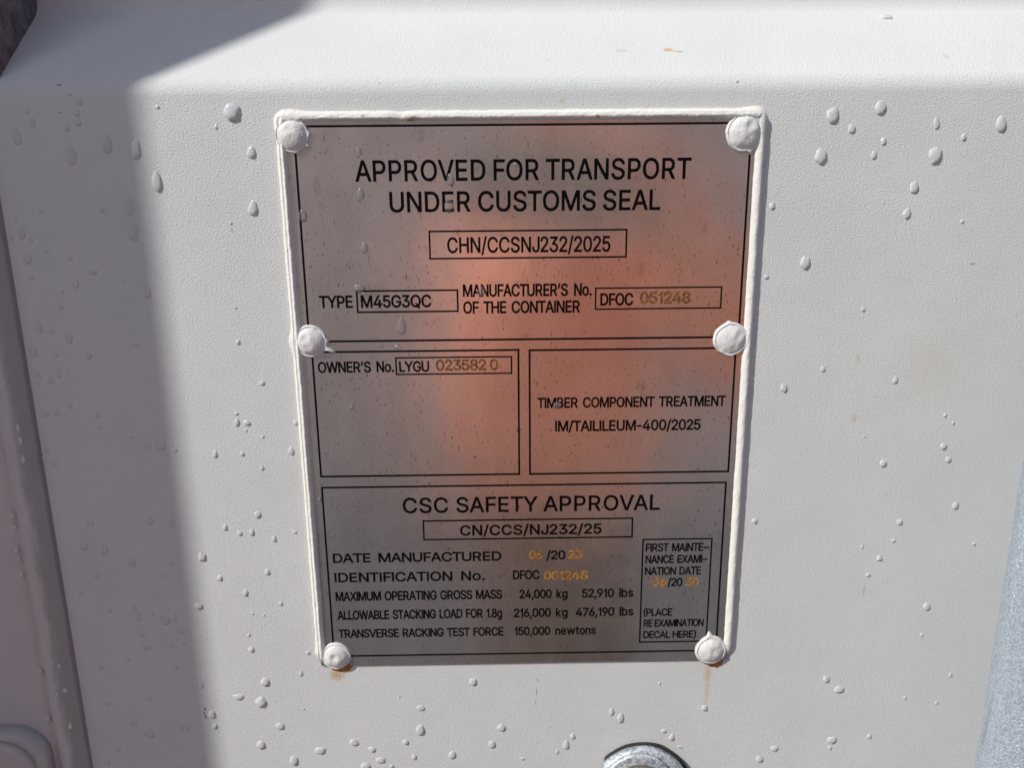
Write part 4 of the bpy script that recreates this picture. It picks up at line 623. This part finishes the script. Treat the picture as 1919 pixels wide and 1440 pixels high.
def region(px, py, pl):
    edge = 245+(py-165)*0.129; mem = (py-430)*0.168+4
    row = ('level with plate heading' if py < 425 else 'level with type box' if py < 640 else 'level with timber text' if py < 800 else 'level with safety heading' if py < 925 else 'level with date line' if py < 1070 else 'level with stacking line' if py < 1200 else 'level with lowest rivets' if py < 1290 else 'lower than the plate')
    if pl: return 'on the plate, upper section' if py < 600 else 'on the plate, lower sections'
    if px < mem: return 'on the left frame strip above the bracket' if py > 1000 else 'on the left frame strip, upper half'
    if py < 160: return 'on the sunlit slope above the plate'
    if px < edge: return 'on shaded paint '+row
    if px < 610: return 'on sunlit paint left of plate '+row
    if py > 1240 and px < 1100: return 'on sunlit paint directly below the plate'
    if py > 1240 and px < 1300: return 'around the galvanised fitting'
    return 'on sunlit paint right of plate, '+row
items = []
for i, (px, py, dw, dh, pl) in enumerate(dl):
    ar = dw*dh
    size = 'large' if ar > 330 else 'medium' if ar > 150 else 'small' if ar > 70 else 'tiny'
    el = dh/dw
    shape = 'elongated' if el > 1.6 else 'oval' if el > 1.25 else 'wide' if el < 0.85 else 'rounded'
    items.append([i, px, py, dw, dh, int(pl), size, shape, region(px, py, int(pl))])
groups = {}
for it in items: groups.setdefault(tuple(it[6:]), []).append(it)
ORD = ['topmost', 'second', 'third', 'fourth', 'fifth', 'sixth', 'seventh', 'eighth', 'ninth', 'tenth', 'eleventh', 'twelfth']
labels = {}
for key, lst in groups.items():
    lst.sort(key=lambda q: q[2]); size, shape, reg = key
    for n_, it in enumerate(lst):
        if len(lst) == 1: lab = f'{size} {shape} water drop {reg}'
        elif n_ == 0: lab = f'topmost {size} {shape} water drop {reg}'
        elif n_ == len(lst)-1: lab = f'lowest {size} {shape} water drop {reg}'
        else: lab = f'{ORD[n_]} from top {size} {shape} water drop {reg}'
        labels[it[0]] = lab
for it in items:
    i, px, py, dw, dh, pl = it[:6]
    c, nrm = surface_point(px, py, pl); k = mpp(px, py, c.y)
    rnd = random.Random(i*7+3)
    a, b = dw*k*0.5*1.04, dh*k*0.5*1.04
    el = dh/dw; tear = rnd.uniform(0.12, 0.26) if el > 1.7 else rnd.uniform(0.0, 0.22) if el > 1.3 else rnd.uniform(-0.12, 0.12)
    H = min(a, b)*(0.36 if dw*dh > 150 else 0.40)
    rag = rnd.uniform(0.08, 0.17) if el > 1.5 else rnd.uniform(0.12, 0.30)
    tilt = -0.10+rnd.uniform(-0.10, 0.10)
    if px > 1400: tilt = rnd.uniform(-0.12, 0.14)
    up = (Vector((0, 0, 1))-nrm*nrm.z).normalized(); rt = up.cross(nrm)*-1
    if rt.x < 0: rt = -rt
    n, R = 36, 9; vs = []
    def P(u, v, h):
        ct, s_ = math.cos(tilt), math.sin(tilt)
        return c+rt*(u*ct-v*s_)+up*(u*s_+v*ct)+nrm*h
    sd_ = rnd.uniform(0, 90); vs.append(P(0, -0.12*b, H))
    for q in range(1, R+1):
        rho = math.sin(q/R*math.pi/2)
        for j in range(n):
            th = 2*math.pi*j/n; sn, cs = math.sin(th), math.cos(th)
            kk = 1+rag*noise.noise(Vector((cs*1.5, sn*1.5, sd_)))+0.5*rag*noise.noise(Vector((cs*3.5, sn*3.5, sd_+9)))
            u = a*rho*cs*kk*(1-tear*sn*abs(rho)); v = b*rho*sn*kk-0.12*b*(1-rho)
            h = H*(max(0.0, 1-rho**2.8))**0.62*(1-0.30*sn*rho)
            vs.append(P(u, v, h if q < R else -0.00005))
    fs = [(0, 1+j, 1+(j+1) % n) for j in range(n)]
    for q in range(R-1):
        for j in range(n):
            A = 1+q*n+j; B = 1+q*n+(j+1) % n; fs.append((A, A+n, B+n, B))
    org = c.copy(); vs = [v-org for v in vs]
    me = bpy.data.meshes.new('water_drop'); me.from_pydata([tuple(v) for v in vs], [], fs); me.update()
    o = link('water_drop', me, M['drop2'] if pl else M['drop']); o.location = org
    if len(labels[i].split()) > 16: labels[i] = labels[i].replace('water drop', 'drop')
    tag(o, labels[i], 'water drop', 'water drops on the door')

# ------------------------------------------------------------------ things the plate mirrors or that shade the door, beside and behind the camera
slab = empty('shadow_slab', (-0.716, -0.14, Z_G+0.12))  # unseen slab added so its front edge casts the upright shadow
tag(slab, 'added unseen white leaf at left that throws the upright shadow edge', 'door')
bm = bmesh.new(); box_bm(bm, -0.741, -0.691, -0.30, 0.02, Z_G+0.12, 1.25); bevel(bm, 0.003, 2)
from_bm('shadow_slab_panel', bm, M['frame'], slab)
bm = bmesh.new()
for zc in (-0.75, -0.25, 0.25, 0.75): box_bm(bm, -0.6911, -0.671, -0.25, -0.02, zc-0.09, zc+0.09)
bevel(bm, 0.008, 2); from_bm('shadow_slab_rib', bm, M['frame'], slab)

mc = simple('pale sky block container paint', (0.72, 0.58, 0.54), 0.6, 0, 2.5, 0.2)
cont = empty('sky_block_container', (0, -3.8, Z_G))  # unseen container added to cut sky fill and mute the plate's reflection
tag(cont, 'pale pinkish corrugated container, added unseen across the yard to block sky, mirrored in the plate', 'container')
vs = []; X0, X1 = -6.1, 6.1; pts = []; x = X0
while x < X1:
    for dx, y in ((0, -2.6), (0.07, -2.6), (0.14, -2.636), (0.21, -2.636), (0.28, -2.6)): pts.append((x+dx, y))
    x += 0.2801
for (x, y) in pts: vs += [(x, y, Z_G+0.15), (x, y, Z_G+2.5)]
mesh('sky_block_side_wall', vs, grid_faces(len(pts), 2), mc, cont, False)
bm = bmesh.new()
xe_ = pts[-1][0]
box_bm(bm, X0-0.02, xe_+0.02, -5.04, -2.57, Z_G+0.01, Z_G+0.15); box_bm(bm, X0-0.02, xe_+0.02, -5.04, -2.57, Z_G+2.5, Z_G+2.59)
box_bm(bm, X0-0.12, X0, -5.04, -2.58, Z_G+0.152, Z_G+2.498); box_bm(bm, xe_, xe_+0.12, -5.04, -2.58, Z_G+0.152, Z_G+2.498); box_bm(bm, X0, xe_, -5.04, -5.00, Z_G+0.152, Z_G+2.498)
from_bm('sky_block_frame_shell', bm, mc, cont)

# the phone, its lens at the camera's place
ph = empty('phone', CAM-fwd*0.006)
tag(ph, 'grey phone held sideways by the person facing the plate', 'phone')
mp = simple('phone back', (0.34, 0.32, 0.33), 0.35, 0.2, 80, 0.1)
ml = simple('phone lens glass', (0.01, 0.01, 0.012), 0.08, 0, 80, 0.1)
def cam_xf(o):
    o.matrix_world = Matrix(((RGT.x, UPV.x, -fwd.x, CAM.x), (RGT.y, UPV.y, -fwd.y, CAM.y), (RGT.z, UPV.z, -fwd.z, CAM.z), (0, 0, 0, 1)))
def cam_part(name, bm, mat):
    bmesh.ops.transform(bm, matrix=Matrix(((RGT.x, UPV.x, -fwd.x, CAM.x), (RGT.y, UPV.y, -fwd.y, CAM.y), (RGT.z, UPV.z, -fwd.z, CAM.z), (0, 0, 0, 1))), verts=bm.verts[:])
    return from_bm(name, bm, mat, ph)
bm = bmesh.new(); box_bm(bm, -0.034, 0.114, -0.014, 0.058, 0.0035, 0.0115); bevel(bm, 0.0030, 3); cam_part('body', bm, mp)
bm = bmesh.new(); box_bm(bm, -0.030, 0.006, -0.011, 0.026, 0.0021, 0.0034); bevel(bm, 0.0005, 2); cam_part('camera_bump', bm, mp)
for (lx, ly) in ((0, 0), (-0.018, 0.007), (0, 0.016)):
    bm = bmesh.new(); bmesh.ops.create_cone(bm, cap_ends=True, segments=24, radius1=0.0055, radius2=0.0055, depth=0.0008, matrix=Matrix.Translation((lx, ly, 0.0017))); cam_part('lens', bm, ml)

# the person in an orange jacket behind the phone
per = empty('person', (0.07, -0.80, Z_G))
tag(per, 'person in orange jacket and dark brown trousers holding up a phone, mirrored in the plate', 'person')
ya = rad(67); PX, PY = 0.07, -0.74
def W(x, y, h): return Vector((PX+x*math.cos(ya)-y*math.sin(ya), PY+x*math.sin(ya)+y*math.cos(ya), Z_G+h))
def skin(name, joints, bones, mat, root, sub=2):
    names = list(joints); me = bpy.data.meshes.new(name)
    me.from_pydata([tuple(joints[k][0]) for k in names], [(names.index(a), names.index(b)) for a, b in bones], []); me.update()
    o = bpy.data.objects.new(name, me); COL.objects.link(o)
    md = o.modifiers.new('skin', 'SKIN'); md.use_smooth_shade = True; md.branch_smoothing = 0.4
    for i, k in enumerate(names):
        r = joints[k][1]; me.skin_vertices[0].data[i].radius = r if isinstance(r, tuple) else (r, r)
        me.skin_vertices[0].data[i].use_root = (k == root)
    s2 = o.modifiers.new('sub', 'SUBSURF'); s2.levels = sub; s2.render_levels = sub
    dg = bpy.context.evaluated_depsgraph_get(); nm = bpy.data.meshes.new_from_object(o.evaluated_get(dg)); nm.name = name
    bpy.data.objects.remove(o); nm.materials.clear()
    return link(name, nm, mat, per)
def cw(x, y, z): return CAM+RGT*x+UPV*y-fwd*z
mskin = simple('skin', (0.50, 0.30, 0.22), 0.5, 0, 60, 0.08)
mjack = simple('orange jacket', (0.97, 0.32, 0.18), 0.75, 0, 30, 0.06, 0.5, 14, 0.02)
mtrou = simple('dark trousers', (0.085, 0.045, 0.032), 0.85, 0, 40, 0.2)
mhair = simple('brown hair', (0.06, 0.035, 0.02), 0.6, 0, 200, 0.4)
mshoe = simple('work boots', (0.06, 0.04, 0.03), 0.6, 0, 60, 0.3)
wl_, wr_ = W(-0.30, 0.05, 0.88), cw(0.140, -0.005, 0.035)
el_, er_ = W(-0.28, -0.05, 1.13), Vector((0.30, -0.46, -0.10))
J = {'pel': (W(0, 0, 0.96), (0.12, 0.085)), 'spi': (W(0, 0.01, 1.14), (0.115, 0.08)), 'che': (W(0, 0.01, 1.30), (0.12, 0.08)), 'nk': (W(0, 0.0, 1.47), 0.055), 'hd0': (W(0, 0.02, 1.55), 0.062),
     'hd1': (W(0, 0.03, 1.63), (0.078, 0.092)), 'hd2': (W(0, 0.02, 1.71), (0.068, 0.08)), 'nose': (W(0, 0.125, 1.62), 0.012)}
B = [('pel', 'spi'), ('spi', 'che'), ('che', 'nk'), ('nk', 'hd0'), ('hd0', 'hd1'), ('hd1', 'hd2'), ('hd1', 'nose')]
for s, nme in ((-1, 'l'), (1, 'r')):
    J[nme+'sh'] = (W(s*0.175, 0, 1.37), 0.048); J[nme+'el'] = (el_ if s < 0 else er_, 0.040); J[nme+'wr'] = (wl_ if s < 0 else wr_, (0.026, 0.021))
    J[nme+'hip'] = (W(s*0.085, 0, 0.88), 0.068); J[nme+'kn'] = (W(s*0.10, 0.02, 0.50), 0.058); J[nme+'an'] = (W(s*0.105, -0.01, 0.09), 0.038); J[nme+'toe'] = (W(s*0.11, 0.15, 0.04), 0.03)
    J[nme+'pa'] = (cw(0.130, 0.012, 0.026) if s > 0 else W(-0.303, 0.065, 0.805), (0.030, 0.014) if s > 0 else (0.014, 0.030))
    B += [('che', nme+'sh'), (nme+'sh', nme+'el'), (nme+'el', nme+'wr'), (nme+'wr', nme+'pa'), ('pel', nme+'hip'), (nme+'hip', nme+'kn'), (nme+'kn', nme+'an'), (nme+'an', nme+'toe')]
    xo = -0.036 if s < 0 else 0.116
    for f, (yy, ln) in enumerate(((0.000, 0.021), (0.017, 0.026), (0.034, 0.028), (0.050, 0.024))):
        a1 = cw(xo+s*0.012, yy, 0.018); a2 = cw(xo+s*0.011, yy, 0.000); a3 = cw(xo-s*0.006-s*(ln-0.02), yy+0.002, -0.005+0.004)
        if s < 0: a1, a2, a3 = W(-0.303, 0.035+0.021*f, 0.765), W(-0.300, 0.037+0.021*f, 0.765-ln*1.2), W(-0.290, 0.038+0.021*f, 0.765-ln*2.1)
        for q, (pt, r) in enumerate(((a1, 0.0088), (a2, 0.0080), (a3, 0.0070))):
            J[f'{nme}f{f}{q}'] = (pt, r)
        B += [(nme+'pa', f'{nme}f{f}0'), (f'{nme}f{f}0', f'{nme}f{f}1'), (f'{nme}f{f}1', f'{nme}f{f}2')]
    J[nme+'t0'] = (cw(0.122, -0.012, 0.026) if s > 0 else W(-0.295, 0.112, 0.815), 0.010); J[nme+'t1'] = (cw(0.098, -0.004, 0.021) if s > 0 else W(-0.285, 0.128, 0.775), 0.0085)
    B += [(nme+'wr', nme+'t0'), (nme+'t0', nme+'t1')]
skin('body', J, B, mskin, 'pel', 2)
JJ = {'hem': (W(0, 0, 0.86), (0.20, 0.15)), 'spi': (W(0, 0.01, 1.12), (0.195, 0.145)), 'che': (W(0, 0.01, 1.31), (0.20, 0.15)), 'col': (W(0, 0.0, 1.445), (0.085, 0.075))}
BB = [('hem', 'spi'), ('spi', 'che'), ('che', 'col')]
for s, nme in ((-1, 'l'), (1, 'r')):
    e = el_ if s < 0 else er_; wv_ = wl_ if s < 0 else wr_
    JJ[nme+'sh'] = (W(s*0.195, 0, 1.39), 0.082); JJ[nme+'el'] = (e, 0.062); JJ[nme+'cu'] = (e.lerp(wv_, 0.86), 0.044)
    BB += [('che', nme+'sh'), (nme+'sh', nme+'el'), (nme+'el', nme+'cu')]
skin('jacket', JJ, BB, mjack, 'che', 2)
JT = {'w': (W(0, 0, 0.97), (0.165, 0.122)), 'p': (W(0, 0, 0.88), (0.165, 0.125))}; BT = [('w', 'p')]
for s, nme in ((-1, 'l'), (1, 'r')):
    JT[nme+'h'] = (W(s*0.097, 0, 0.78), 0.10); JT[nme+'k'] = (W(s*0.10, 0.02, 0.50), 0.076); JT[nme+'a'] = (W(s*0.105, -0.01, 0.10), 0.062)
    BT += [('p', nme+'h'), (nme+'h', nme+'k'), (nme+'k', nme+'a')]
skin('trousers', JT, BT, mtrou, 'w', 2)
skin('hair', {'a': (W(0, -0.02, 1.60), (0.085, 0.085)), 'b': (W(0, -0.005, 1.70), (0.085, 0.095)), 'c': (W(0, 0.0, 1.745), 0.06)}, [('a', 'b'), ('b', 'c')], mhair, 'a', 2)
for s in (-1, 1):
    skin('boot', {'a': (W(s*0.105, -0.01, 0.14), 0.055), 'b': (W(s*0.105, -0.02, 0.055), 0.05), 'c': (W(s*0.112, 0.09, 0.045), (0.048, 0.042)), 'd': (W(s*0.116, 0.17, 0.038), 0.034)}, [('a', 'b'), ('b', 'c'), ('c', 'd')], mshoe, 'b', 2)
